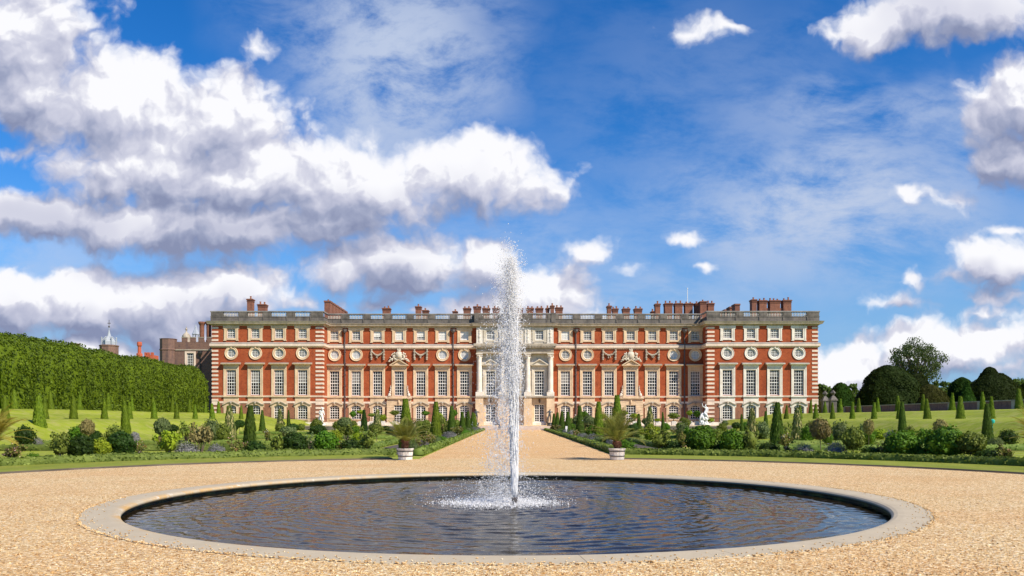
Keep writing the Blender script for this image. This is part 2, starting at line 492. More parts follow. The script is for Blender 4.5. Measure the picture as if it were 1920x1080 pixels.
def copingfn(t):
    p = geopos(t)
    g = t.node('ShaderNodeNewGeometry')
    a = t.noise(p, 1.8, 6, 0.65)
    b = t.noise(p, 14, 5, 0.7)
    ri = g.outputs['Random Per Island']
    col = t.mix(a, (0.37, 0.305, 0.205, 1), (0.57, 0.485, 0.335, 1))
    col = t.mix(t.m('MULTIPLY', ri, 0.35), col, (0.33, 0.27, 0.21, 1))
    col = t.mix(t.m('MULTIPLY', t.smooth(b, 0.5, 0.8), 0.3), col, (0.60, 0.55, 0.47, 1))
    # lichen on the rounded inner lip, which darkens towards its underside
    s = t.node('ShaderNodeSeparateXYZ', {0: p})
    rr = t.v('LENGTH', t.v('MULTIPLY', t.v('SUBTRACT', p, (-0.1, 16.7, 0)), (1, 1, 0)))
    lip = t.smooth(rr, 7.36, 7.14)
    lic = t.m('MULTIPLY', lip, t.m('MULTIPLY', t.smooth(t.noise(p, 1.1, 5, 0.7), 0.44, 0.62), t.smooth(s.outputs[0], 0.5, -2.0)))
    col = t.mix(t.m('MULTIPLY', lic, 0.85), col, (0.52, 0.30, 0.08, 1))
    wh = t.m('MULTIPLY', lip, t.m('MULTIPLY', t.smooth(t.noise(p, 3.1, 5, 0.7), 0.55, 0.68), t.smooth(s.outputs[0], -3.5, -5.5)))
    col = t.mix(t.m('MULTIPLY', wh, 0.8), col, (0.66, 0.62, 0.55, 1))
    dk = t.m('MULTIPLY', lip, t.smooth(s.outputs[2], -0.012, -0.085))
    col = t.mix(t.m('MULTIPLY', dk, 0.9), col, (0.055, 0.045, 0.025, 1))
    return principled(t, col, 0.85, b, 0.3, 0.01)


M['coping'] = material('coping_stone', copingfn)


def basinfn(t):
    p = geopos(t)
    a = t.noise(p, 2.5, 6, 0.7)
    col = t.mix(t.smooth(a, 0.4, 0.65), (0.030, 0.026, 0.014, 1), (0.11, 0.12, 0.03, 1))
    return principled(t, col, 0.6, a, 0.4, 0.02)


M['basin'] = material('algae_wall', basinfn)


def sprayfn(clear):
    def fn(t):
        d = t.node('ShaderNodeBsdfDiffuse', {'Color': (0.98, 0.98, 0.99, 1)})
        tr = t.node('ShaderNodeBsdfTranslucent', {'Color': (0.98, 0.98, 0.99, 1)})
        g = t.node('ShaderNodeBsdfTransparent', {'Color': (1, 1, 1, 1)})
        m1 = t.node('ShaderNodeMixShader', {0: 0.25, 1: d.outputs[0], 2: tr.outputs[0]})
        m2 = t.node('ShaderNodeMixShader', {0: clear, 1: m1.outputs[0], 2: g.outputs[0]})
        return m2.outputs[0]
    return fn


M['drops'] = material('clear_drops', sprayfn(0.42))
M['spray'] = material('foamy_water', sprayfn(0.08))

M['yew'] = leaf('clipped_yew', (0.024, 0.052, 0.006), (0.095, 0.155, 0.012), 5.0)
M['yewlight'] = leaf('light_yew', (0.055, 0.10, 0.006), (0.21, 0.29, 0.015), 4.0)
M['darkgreen'] = leaf('dark_leaves', (0.008, 0.026, 0.004), (0.040, 0.080, 0.008), 6.0)
M['green'] = leaf('green_leaves', (0.022, 0.070, 0.005), (0.12, 0.25, 0.012), 6.0)
M['lime'] = leaf('lime_leaves', (0.12, 0.19, 0.010), (0.33, 0.40, 0.02), 6.0)
M['olive'] = leaf('olive_leaves', (0.055, 0.085, 0.012), (0.22, 0.27, 0.04), 6.0)
M['greygreen'] = leaf('grey_green_leaves', (0.06, 0.095, 0.035), (0.18, 0.23, 0.08), 6.0)
M['lavender'] = leaf('lavender_leaves', (0.10, 0.11, 0.10), (0.25, 0.24, 0.25), 8.0, 0.1)
M['russet'] = leaf('russet_leaves', (0.12, 0.095, 0.03), (0.34, 0.28, 0.11), 6.0)
M['variegated'] = leaf('variegated_leaves', (0.05, 0.08, 0.015), (0.14, 0.16, 0.04), 8.0, 0.2, (0.42, 0.36, 0.16))
M['rosy'] = leaf('rose_leaves', (0.06, 0.085, 0.015), (0.20, 0.22, 0.04), 8.0, 0.25, (0.26, 0.17, 0.06))
M['box'] = leaf('box_leaves', (0.05, 0.092, 0.012), (0.30, 0.38, 0.075), 1.6)
M['bower'] = leaf('hornbeam_leaves', (0.014, 0.034, 0.002), (0.155, 0.225, 0.011), 0.6)
M['oak'] = leaf('tree_leaves', (0.028, 0.050, 0.018), (0.10, 0.145, 0.05), 0.6)
M['wood'] = leaf('woodland_leaves', (0.030, 0.065, 0.012), (0.12, 0.19, 0.03), 0.5)
M['oldyew'] = leaf('old_yew_leaves', (0.007, 0.015, 0.003), (0.030, 0.045, 0.009), 0.8, 0.1, None, 0.05)
M['coneyew'] = leaf('shorn_yew_leaves', (0.012, 0.038, 0.005), (0.036, 0.085, 0.010), 0.9, 0.1, None, 0.05)
M['brownyew'] = leaf('brown_yew_leaves', (0.020, 0.022, 0.006), (0.060, 0.062, 0.013), 0.9, 0.1, None, 0.05)
M['palm'] = leaf('palm_leaves', (0.09, 0.11, 0.02), (0.30, 0.29, 0.07), 5.0, 0.25)
M['palmgold'] = leaf('golden_palm_leaves', (0.25, 0.20, 0.02), (0.55, 0.42, 0.07), 5.0, 0.25)
M['petal_white'] = plain('white_petals', (0.75, 0.70, 0.66), 0.7)
M['petal_pink'] = plain('pink_petals', (0.62, 0.36, 0.36), 0.7)


class MB:
    """collects vertices and faces for one mesh"""
    def __init__(s):
        s.v, s.f, s.mi = [], [], []
        s.arr = []

    def face(s, pts, mi=0):
        b = len(s.v)
        s.v.extend(pts)
        s.f.append(tuple(range(b, b + len(pts))))
        s.mi.append(mi)

    def box(s, x0, x1, y0, y1, z0, z1, mi=0):
        b = len(s.v)
        s.v += [(x0, y0, z0), (x1, y0, z0), (x1, y1, z0), (x0, y1, z0), (x0, y0, z1), (x1, y0, z1), (x1, y1, z1), (x0, y1, z1)]
        for q in ((0, 3, 2, 1), (4, 5, 6, 7), (0, 1, 5, 4), (1, 2, 6, 5), (2, 3, 7, 6), (3, 0, 4, 7)):
            s.f.append(tuple(b + i for i in q))
            s.mi.append(mi)

    def lathe(s, prof, cx=0, cy=0, cz=0, n=12, mi=0, a0=0.0, sq=False):
        b = len(s.v)
        for r, z in prof:
            for k in range(n):
                a = a0 + 2 * PI * k / n
                s.v.append((cx + r * math.cos(a), cy + r * math.sin(a), cz + z))
        m = len(prof)
        for j in range(m - 1):
            for k in range(n):
                s.f.append((b + j * n + k, b + j * n + (k + 1) % n, b + (j + 1) * n + (k + 1) % n, b + (j + 1) * n + k))
                s.mi.append(mi)
        s.f.append(tuple(b + k for k in reversed(range(n))))
        s.f.append(tuple(b + (m - 1) * n + k for k in range(n)))
        s.mi += [mi, mi]

    def tube(s, pts, rad, n=6, mi=0):
        b = len(s.v)
        pts = [Vector(p) for p in pts]
        L = len(pts)
        rads = rad if isinstance(rad, (list, tuple)) else [rad] * L
        for i, p in enumerate(pts):
            d = (pts[min(i + 1, L - 1)] - pts[max(i - 1, 0)])
            d = d.normalized() if d.length > 1e-9 else Vector((0, 0, 1))
            a = d.cross(Vector((0, 0, 1)))
            if a.length < 0.05:
                a = d.cross(Vector((0, 1, 0)))
            a.normalize()
            c = d.cross(a)
            for k in range(n):
                t = 2 * PI * k / n
                s.v.append(tuple(p + a * (rads[i] * math.cos(t)) + c * (rads[i] * math.sin(t))))
        for i in range(L - 1):
            for k in range(n):
                s.f.append((b + i * n + k, b + i * n + (k + 1) % n, b + (i + 1) * n + (k + 1) % n, b + (i + 1) * n + k))
                s.mi.append(mi)
        s.f.append(tuple(b + k for k in reversed(range(n))))
        s.f.append(tuple(b + (L - 1) * n + k for k in range(n)))
        s.mi += [mi, mi]

    def blob(s, c, r, n=8, m=6, mi=0):
        rx, ry, rz = r if isinstance(r, tuple) else (r, r, r)
        b = len(s.v)
        for j in range(1, m):
            th = PI * j / m
            for k in range(n):
                a = 2 * PI * k / n
                s.v.append((c[0] + rx * math.sin(th) * math.cos(a), c[1] + ry * math.sin(th) * math.sin(a), c[2] - rz * math.cos(th)))
        for j in range(m - 2):
            for k in range(n):
                s.f.append((b + j * n + k, b + j * n + (k + 1) % n, b + (j + 1) * n + (k + 1) % n, b + (j + 1) * n + k))
                s.mi.append(mi)
        s.f.append(tuple(b + k for k in reversed(range(n))))
        s.f.append(tuple(b + (m - 2) * n + k for k in range(n)))
        s.mi += [mi, mi]

    def cards(s, c, nrm, size, tilt=0.6, aspect=1.0, mi=0, up=None):
        """many small quads around points c facing about nrm"""
        c = np.asarray(c, float)
        N = len(c)
        nrm = np.asarray(nrm, float) + NR.normal(0, tilt, (N, 3))
        nrm /= np.linalg.norm(nrm, axis=1, keepdims=True) + 1e-9
        rnd = NR.normal(0, 1, (N, 3)) if up is None else np.asarray(up, float) + NR.normal(0, 0.25, (N, 3))
        a = rnd - nrm * (rnd * nrm).sum(1, keepdims=True)
        a /= np.linalg.norm(a, axis=1, keepdims=True) + 1e-9
        b = np.cross(nrm, a)
        sz = (np.asarray(size) * NR.uniform(0.6, 1.3, N))[:, None]
        A = a * sz * aspect
        B = b * sz * 0.5
        # leaf-shaped quads (kite)
        q = np.stack([c - A * 0.5, c + B, c + A * 0.5, c - B], 1).reshape(-1, 3)
        s.arr.append((q, mi))

    def mesh(s, name, mats, smooth=False):
        me = bpy.data.meshes.new(name)
        nv = len(s.v)
        if not s.arr:
            me.from_pydata([tuple(v) for v in s.v], [], s.f)
            mi = s.mi
        else:
            V = [np.array(s.v, float).reshape(-1, 3)]
            loops = [i for f in s.f for i in f]
            counts = [len(f) for f in s.f]
            mi = list(s.mi)
            LO = [np.array(loops, np.int32)]
            CN = [np.array(counts, np.int32)]
            base = nv
            for q, m_ in s.arr:
                n4 = len(q)
                V.append(q)
                LO.append(np.arange(base, base + n4, dtype=np.int32))
                CN.append(np.full(n4 // 4, 4, np.int32))
                mi += [m_] * (n4 // 4)
                base += n4
            V = np.concatenate(V)
            LO = np.concatenate(LO)
            CN = np.concatenate(CN)
            me.vertices.add(len(V))
            me.vertices.foreach_set('co', V.astype(np.float32).ravel())
            me.loops.add(len(LO))
            me.loops.foreach_set('vertex_index', LO)
            me.polygons.add(len(CN))
            st = np.concatenate([[0], np.cumsum(CN)[:-1]]).astype(np.int32)
            me.polygons.foreach_set('loop_start', st)
            me.update(calc_edges=True)
            me.validate()
        for m_ in (mats if isinstance(mats, (list, tuple)) else [mats]):
            me.materials.append(m_)
        if len(mi) == len(me.polygons) and any(mi):
            me.polygons.foreach_set('material_index', np.array(mi, np.int32))
        if smooth:
            me.polygons.foreach_set('use_smooth', np.ones(len(me.polygons), bool))
        me.update()
        return me


def link(name, me, parent=None, loc=(0, 0, 0)):
    o = bpy.data.objects.new(name, me)
    COL.objects.link(o)
    if parent is not None:
        o.parent = parent
    o.location = loc
    return o


def worldpart(name, mb, mats, parent, smooth=False):
    """mesh written in world coordinates, hung under a parent that stands at its own location"""
    o = link(name, mb.mesh(name, mats, smooth), parent)
    p = parent
    off = Vector((0, 0, 0))
    while p is not None:
        off += p.location
        p = p.parent
    o.data.transform(__import__('mathutils').Matrix.Translation(-off))
    return o


def thing(name, label, cat, loc=(0, 0, 0), group=None, rz=0):
    o = bpy.data.objects.new(name, None)
    o.empty_display_size = 0.3
    COL.objects.link(o)
    o.location = loc
    o.rotation_euler = (0, 0, rz)
    o['label'] = label
    o['category'] = cat
    if group:
        o['group'] = group
    return o


def tag(o, label, cat, group=None):
    o['label'] = label
    o['category'] = cat
    if group:
        o['group'] = group
    return o


def structure(name, me, loc=(0, 0, 0)):
    o = link(name, me, None, loc)
    o['kind'] = 'structure'
    return o


ORD = ['', 'first', 'second', 'third', 'fourth', 'fifth', 'sixth', 'seventh', 'eighth', 'ninth', 'tenth', 'eleventh', 'twelfth', 'thirteenth', 'fourteenth',
       'fifteenth', 'sixteenth', 'seventeenth', 'eighteenth', 'nineteenth', 'twentieth', 'twenty-first', 'twenty-second', 'twenty-third', 'twenty-fourth', 'twenty-fifth',
       'twenty-sixth', 'twenty-seventh', 'twenty-eighth', 'twenty-ninth', 'thirtieth']

# ------------------------------------------------------------------ ground
AX = 0.35      # axis of the garden path
PC = (-0.1, 16.7)  # centre of the pool


def terrain_z(x, y):
    d = abs(x - 0.5)
    pts = [(0, -0.03), (30.5, -0.03), (36.0, 1.58), (38.6, 1.66), (43.0, 2.48), (60, 2.52), (120, 1.8), (4000, 1.2)]
    for (a, za), (b, zb) in zip(pts, pts[1:]):
        if d <= b:
            k = (d - a) / (b - a)
            k2 = k * k * (3 - 2 * k) if zb - za > 0.3 and b < 50 else k
            z = za + (zb - za) * k2
            break
    else:
        z = 1.2
    if d > 36:
        z += 0.05 * mnoise.noise(Vector((x * 0.08, y * 0.08, 0)))
    return z


mb = MB()
xs = sorted(set([-4000, -1500, -600, -250, -120, -80, -60] + [s_ * v + 0.5 for s_ in (-1, 1) for v in
                                                           [30.5, 31.5, 32.5, 33.5, 34.5, 35.4, 36.0, 37.3, 38.6, 39.6, 40.6, 41.6, 42.4, 43, 46, 50, 55, 20, 10]] + [0.5, 60, 80, 120, 250, 600, 1500, 4000]))
ys = [-400, -100, -40, -10] + list(range(0, 145, 6)) + [150, 180, 220, 300, 500, 1000, 2000, 5000]
for i, yy in enumerate(ys):
    for xx in xs:
        mb.v.append((xx, yy, terrain_z(xx, yy)))
nx = len(xs)
for i in range(len(ys) - 1):
    for j in range(nx - 1):
        mb.f.append((i * nx + j, i * nx + j + 1, (i + 1) * nx + j + 1, (i + 1) * nx + j))
        mb.mi.append(0)
# leave the pool out of the ground sheet: the flat cells under it drop below the basin
for idx, v in enumerate(mb.v):
    if abs(v[0]) < 11 and 4 < v[1] < 29:
        mb.v[idx] = (v[0], v[1], -0.75)
structure('ground', mb.mesh('ground', M['grass'], True))


def ring(mb, cx, cy, r0, r1, z0, z1=None, n=160, a0=0.0, a1=2 * PI, mi=0):
    z1 = z0 if z1 is None else z1
    for k in range(n):
        a = a0 + (a1 - a0) * k / n
        b = a0 + (a1 - a0) * (k + 1) / n
        mb.face([(cx + r0 * math.cos(a), cy + r0 * math.sin(a), z0), (cx + r1 * math.cos(a), cy + r1 * math.sin(a), z1),
                 (cx + r1 * math.cos(b), cy + r1 * math.sin(b), z1), (cx + r0 * math.cos(b), cy + r0 * math.sin(b), z0)], mi)


mb = MB()
ring(mb, *PC, 7.795, 16.45, 0.0, n=180)
structure('gravel_circle', mb.mesh('gravel_circle', M['gravel']))
mb = MB()
yy0 = PC[1] + 15.5
mb.face([(AX - 4.1, yy0, -0.004), (AX + 4.1, yy0, -0.004), (AX + 4.4, 119.2, -0.004), (AX - 4.4, 119.2, -0.004)])
mb.face([(-5, -60, -0.004), (5, -60, -0.004), (5, PC[1] - 15.5, -0.004), (-5, PC[1] - 15.5, -0.004)])
structure('gravel_path', mb.mesh('gravel_path', M['gravelpath']))

# turf verge around the circle with its cut edge, open where the path leaves
ga = math.acos(4.2 / 16.45)
mb = MB()
for (a0, a1) in ((-PI / 2 + 0.32, ga - 0.005), (PI - ga + 0.03, 1.5 * PI - 0.32)):
    ring(mb, *PC, 16.42, 16.47, 0.0, 0.055, 90, a0, a1, 1)
    ring(mb, *PC, 16.47, 19.45, 0.055, 0.06, 90, a0, a1, 0)
structure('grass_verge', mb.mesh('grass_verge', [M['verge'], M['soil']]))

# planting beds (bare soil strips), pale parterre lawns and a cross path
mb = MB()
for (a0, a1) in ((0.0, 1.33), (PI - 1.33 + 0.04, PI)):
    ring(mb, *PC, 19.4, 22.3, 0.01, 0.012, 60, a0, a1)
for s_ in (-1, 1):
    x0, x1 = sorted((AX + s_ * 4.5, AX + s_ * 7.6))
    mb.face([(x0, 37.2, 0.004), (x1, 37.2, 0.004), (x1, 118, 0.004), (x0, 118, 0.004)])
structure('flower_bed_soil', mb.mesh('flower_bed_soil', M['soil']))
mb = MB()
for s_ in (-1, 1):
    x0, x1 = sorted((AX + s_ * 8.6, AX + s_ * 30.0))
    for (y0, y1) in ((42.5, 47.2), (50.4, 62), (67, 82), (88, 104)):
        mb.face([(x0, y0, -0.010), (x1, y0, -0.010), (x1, y1, -0.010), (x0, y1, -0.010)])
structure('parterre_lawn', mb.mesh('parterre_lawn', M['lawnpale']))
mb = MB()
for s_ in (-1, 1):
    x0, x1 = sorted((AX + s_ * 9.0, AX + s_ * 30.0))
    mb.face([(x0, 48.0, -0.006), (x1, 48.0, -0.006), (x1, 49.9, -0.006), (x0, 49.9, -0.006)])
    mb.face([(x0, 106, -0.006), (x1, 106, -0.006), (x1, 109, -0.006), (x0, 109, -0.006)])
structure('cross_path', mb.mesh('cross_path', M['gravel']))

# ------------------------------------------------------------------ pool
pool = thing('pool_basin', 'round stone pool basin sunk in the golden gravel with a broad rounded rim', 'pool', (PC[0], PC[1], 0))
NSEG = 26
for k in range(NSEG):
    a0 = 2 * PI * k / NSEG + 0.0005
    a1 = 2 * PI * (k + 1) / NSEG - 0.0005
    mb = MB()
    prof = [(7.80, -0.08), (7.80, 0.006), (7.79, 0.012), (7.35, 0.020), (7.25, 0.016), (7.19, 0.002), (7.155, -0.025), (7.15, -0.05), (7.165, -0.075), (7.20, -0.085), (7.30, -0.09), (7.55, -0.09)]
    n = 8
    b = len(mb.v)
    for i in range(n + 1):
        a = a0 + (a1 - a0) * i / n
        for r, z in prof:
            mb.v.append((r * math.cos(a), r * math.sin(a), z))
    m_ = len(prof)
    for i in range(n):
        for j in range(m_):
            mb.f.append((b + i * m_ + j, b + i * m_ + (j + 1) % m_, b + (i + 1) * m_ + (j + 1) % m_, b + (i + 1) * m_ + j))
            mb.mi.append(0)
    mb.f.append(tuple(b + j for j in range(m_)))
    mb.f.append(tuple(b + n * m_ + j for j in reversed(range(m_))))
    mb.mi += [0, 0]
    me = mb.mesh('coping_stone', M['coping'])
    link('coping_stone', me, pool)
mb = MB()
ring(mb, 0, 0, 7.27, 7.27, -0.7, -0.088, 160)
ring(mb, 0, 0, 7.27, 7.6, -0.089, -0.089, 160)
ring(mb, 0, 0, 7.6, 7.80, -0.089, -0.05, 160)
link('basin_wall', mb.mesh('basin_wall', M['basin']), pool)

# water with real ripples
mb = MB()
WL = -0.150
JX, JY = 0.055, 16.7
nr_, na_ = 400, 460
rr_ = np.linspace(0.0, 7.28, nr_) ** 1.0
aa_ = np.linspace(0, 2 * PI, na_, endpoint=False)
RR, AA = np.meshgrid(rr_, aa_, indexing='ij')
X = PC[0] + RR * np.cos(AA)
Y = PC[1] + RR * np.sin(AA)
dj = np.hypot(X - JX + 0.3, Y - JY)
Z = np.zeros_like(X)
for k in range(14):
    ang = NR.uniform(0, 2 * PI)
    wl = NR.uniform(0.16, 0.6)
    Z += 0.0034 * wl * np.sin((X * math.cos(ang) + Y * math.sin(ang)) * 2 * PI / wl + NR.uniform(0, 6) + 1.3 * np.sin(X * 0.8 + k) + 1.1 * np.sin(Y * 0.9 - k))
mod = 0.65 + 0.35 * np.sin(X * 1.7 + 1.6 * np.sin(Y * 1.1)) * np.cos(Y * 1.6 + 1.2 * np.sin(X * 0.9))
wob = 1.0 * np.sin(AA * 5 + dj * 0.9) + 0.8 * np.sin(AA * 11 + dj * 1.7) + 0.5 * np.sin(AA * 23)
Z += 0.0085 * mod * np.sin(dj * 2 * PI / 0.34 + wob) * np.exp(-dj / 14)
Z += 0.0040 * (1.3 - mod) * np.sin(dj * 2 * PI / 0.20 + 1.7 * wob) * np.exp(-dj / 9)
verts = np.stack([X, Y, WL + Z], -1).reshape(-1, 3)
mb.v = [tuple(v) for v in verts]
for i in range(nr_ - 1):
    for j in range(na_):
        j2 = (j + 1) % na_
        if i == 0:
            mb.f.append((j, (i + 1) * na_ + j, (i + 1) * na_ + j2))
        else:
            mb.f.append((i * na_ + j, (i + 1) * na_ + j, (i + 1) * na_ + j2, i * na_ + j2))
        mb.mi.append(0)
structure('water', mb.mesh('water', M['water'], True))

# stray gravel kicked on to the rim
mb = MB()
for k in range(700):
    a = NR.uniform(-PI, 0.0) if R.random() < 0.8 else NR.uniform(0, PI)
    r = 7.35 + 0.44 * (NR.uniform(0, 1) ** 0.45)
    s_ = NR.uniform(0.006, 0.014)
    mb.blob((PC[0] + r * math.cos(a), PC[1] + r * math.sin(a), 0.018 + s_ * 0.5), (s_ * NR.uniform(0.8, 1.5), s_, s_ * 0.6), 5, 4)
for k in range(1500):
    a = NR.uniform(-PI, 0.3)
    r = 7.79 + NR.normal(0, 0.022)
    s_ = NR.uniform(0.008, 0.016)
    mb.blob((PC[0] + r * math.cos(a), PC[1] + r * math.sin(a), 0.012 + s_ * 0.4), (s_ * NR.uniform(0.8, 1.5), s_, s_ * 0.6), 5, 4)
o = link('stray_gravel', mb.mesh('stray_gravel', M['gravel']))
o['kind'] = 'stuff'
# loose stones standing proud along the near gravel
mb = MB()
for k in range(5200):
    y = 8.2 + NR.uniform(0, 1) ** 1.7 * 9
    x = NR.uniform(-0.72, 0.72) * y
    if math.hypot(x - PC[0], y - PC[1]) < 7.83 or math.hypot(x - PC[0], y - PC[1]) > 16.2:
        continue
    s_ = NR.uniform(0.007, 0.016)
    mb.blob((x, y, s_ * 0.25), (s_ * NR.uniform(0.8, 1.5), s_ * NR.uniform(.8, 1.2), s_ * 0.6), 5, 4)
o = link('loose_gravel', mb.mesh('loose_gravel', M['gravel']))
o['kind'] = 'stuff'

# ------------------------------------------------------------------ fountain jet
jet = thing('fountain_jet', 'tall white jet of water rising from a dark nozzle in the pool', 'fountain', (JX, JY, WL))
mb = MB()
mb.lathe([(0.045, -0.5), (0.045, 0.06), (0.062, 0.07), (0.066, 0.14), (0.045, 0.145), (0.04, 0.16)], n=14)
link('nozzle', mb.mesh('nozzle', M['lead'], False), jet)


def drops_mesh(name, P_, S_, mat):
    v = np.array([(1, 0, 0), (-1, 0, 0), (0, 1, 0), (0, -1, 0), (0, 0, 1), (0, 0, -1)], float) * 1.12
    f = np.array([(0, 2, 4), (2, 1, 4), (1, 3, 4), (3, 0, 4), (2, 0, 5), (1, 2, 5), (3, 1, 5), (0, 3, 5)])
    N = len(P_)
    V = (P_[:, None, :] + v[None] * S_[:, None, :]).reshape(-1, 3)
    Fc = (f[None] + (np.arange(N) * 6)[:, None, None]).reshape(-1, 3)
    me = bpy.data.meshes.new(name)
    me.vertices.add(len(V))
    me.vertices.foreach_set('co', V.astype(np.float32).ravel())
    me.loops.add(Fc.size)
    me.loops.foreach_set('vertex_index', Fc.ravel().astype(np.int32))
    me.polygons.add(len(Fc))
    me.polygons.foreach_set('loop_start', (np.arange(len(Fc)) * 3).astype(np.int32))
    me.update(calc_edges=True)
    me.polygons.foreach_set('use_smooth', np.ones(len(Fc), bool))
    me.materials.append(mat)
    return me


def ballistic(N, spread, vmin, vmax, drag_spread=0.5, wind=-0.09):
    g = 9.81
    v0 = NR.uniform(vmin, vmax, N)
    vx = NR.normal(0, spread, N)
    vy = NR.normal(0, spread, N)
    T = 2 * v0 / g
    t = NR.uniform(0.02, 1, N) * T
    z = v0 * t - 0.5 * g * t * t
    z = np.maximum(z, 0.0)
    wf = NR.uniform(0.2, 1.9, N)
    x = vx * t + wind * wf * t * t
    y = vy * t
    return np.stack([x, y, z + 0.12], 1), t / T


# upward core
P1, t1 = ballistic(15000, 0.040, 8.0, 9.9, wind=-0.06)
up = t1 < 0.62
P1 = P1[up]
S1 = NR.uniform(0.004, 0.011, len(P1))[:, None] * np.array([[0.8, 0.8, 2.2]]) * NR.uniform(0.6, 1.3, (len(P1), 3))
# falling curtain
P2, t2 = ballistic(48000, 0.122, 7.0, 10.0)
k2 = (t2 > 0.30) | (NR.uniform(0, 1, len(P2)) < 0.25)
P2 = P2[k2]
S2 = (0.0028 + NR.exponential(0.0021, len(P2)).clip(0, 0.010))[:, None] * np.array([[0.9, 0.9, 1.4]]) * NR.uniform(0.7, 1.3, (len(P2), 3))
# clots: falling water holds together in ragged lumps
nc = 1250
C3, t3 = ballistic(nc, 0.100, 7.0, 10.0)
C3 = C3[t3 > 0.33]
P3 = np.repeat(C3, 10, 0) + NR.normal(0, 1, (len(C3) * 10, 3)) * np.array([0.016, 0.016, 0.05])
S3 = NR.uniform(0.003, 0.009, len(P3))[:, None] * np.array([[1, 1, 1.7]]) * NR.uniform(0.7, 1.3, (len(P3), 3))
# crown of separate drops at the top
C4 = np.stack([NR.normal(-0.12, 0.11, 90), NR.normal(0, 0.08, 90), 5.2 + NR.exponential(0.12, 90)], 1)
S4 = NR.uniform(0.005, 0.015, 90)[:, None] * NR.uniform(0.7, 1.4, (90, 3))
PP = np.concatenate([P1, P2, P3, C4])
SS = np.concatenate([S1, S2, S3, S4])
o = link('falling_drops', drops_mesh('falling_drops', PP, SS, M['drops']), jet)
o['kind'] = 'stuff'
# solid stem just above the nozzle, breaking into ragged strands
mb = MB()
for k in range(90):
    a = NR.uniform(0, 2 * PI)
    r0 = 0.040 * NR.uniform(0, 1) ** 0.5
    h = NR.uniform(0.9, 4.6) if k > 30 else NR.uniform(0.5, 1.5)
    pts, rd = [], []
    n = 14
    for i in range(n + 1):
        z = 0.155 + h * i / n
        wob = 0.010 * math.sin(z * 9 + k) * z
        r = r0 * (0.7 + 0.9 * min(1, z / 0.6) + 0.45 * z)
        pts.append((r * math.cos(a) + wob - 0.004 * z * z, r * math.sin(a), z))
        rd.append((0.017 - 0.009 * min(1, z / 3)) * (1 if i < n - 1 else 0.4) * NR.uniform(0.5, 1.15))
    mb.tube(pts, rd, 6)
link('water_column', mb.mesh('water_column', M['spray'], True), jet)
# splash ring where the curtain lands
ns = 9000
ang = NR.uniform(0, 2 * PI, ns)
rad = np.abs(NR.normal(0.55, 0.25, ns))
sx = -0.34 + rad * np.cos(ang) * 1.3
sy = 0.10 + rad * np.sin(ang) * 1.05
sz = NR.exponential(0.022, ns) + 0.004
keep = (sy > -0.15) | (NR.uniform(0, 1, ns) < 0.45)
sx, sy, sz = sx[keep], sy[keep], sz[keep]
ns = len(sx)
P5 = np.stack([sx, sy, sz], 1)
S5 = (0.003 + NR.exponential(0.0032, ns).clip(0, 0.012))[:, None] * NR.uniform(0.7, 1.4, (ns, 3))
nh = 5200
P6 = np.stack([NR.normal(-0.25, 0.62, nh), NR.normal(0.25, 0.5, nh), NR.exponential(0.22, nh)], 1)
S6 = (0.0025 + NR.exponential(0.0018, nh).clip(0, 0.007))[:, None] * NR.uniform(0.7, 1.4, (nh, 3))
o = link('splash', drops_mesh('splash', np.concatenate([P5, P6]), np.concatenate([S5, S6]), M['spray']), jet)
o['kind'] = 'stuff'

# ------------------------------------------------------------------ palace
PX, YW, YM, YC = 0.5, 134.0, 137.4, 136.75
Z0 = 0.60
XW0, XW1, XC = 49.9, 31.7, 6.45
palace = thing('palace', 'long three storey red brick palace front with pale stone trim and balustraded roof', 'palace', (PX, YM, Z0))


def lp(name, mb, mats, parent=None, smooth=False):
    return worldpart(name, mb, mats, parent or palace, smooth)


def outline(off):
    """plan line of the front, moved outward (toward the camera / sideways) by off"""
    return [(PX - XW0 - off, 170), (PX - XW0 - off, YW - off), (PX - XW1 + off, YW - off), (PX - XW1 + off, YM - off), (PX - XC - off, YM - off), (PX - XC - off, YC - off),
            (PX + XC + off, YC - off), (PX + XC + off, YM - off), (PX + XW1 - off, YM - off), (PX + XW1 - off, YW - off), (PX + XW0 + off, YW - off), (PX + XW0 + off, 170)]


def moulding(mb, prof, mi=0, inner=-0.3):
    """sweep a profile [(offset, z), ...] from bottom to top round the plan line"""
    full = [(inner, prof[0][1])] + prof + [(inner, prof[-1][1])]
    L = [outline(o_) for o_, z in full]
    for j in range(len(full) - 1):
        for i in range(len(L[0]) - 1):
            a, b = L[j][i], L[j][i + 1]
            c, d = L[j + 1][i + 1], L[j + 1][i]
            z0, z1 = full[j][1], full[j + 1][1]
            mb.face([(a[0], a[1], z0), (b[0], b[1], z0), (c[0], c[1], z1), (d[0], d[1], z1)], mi)


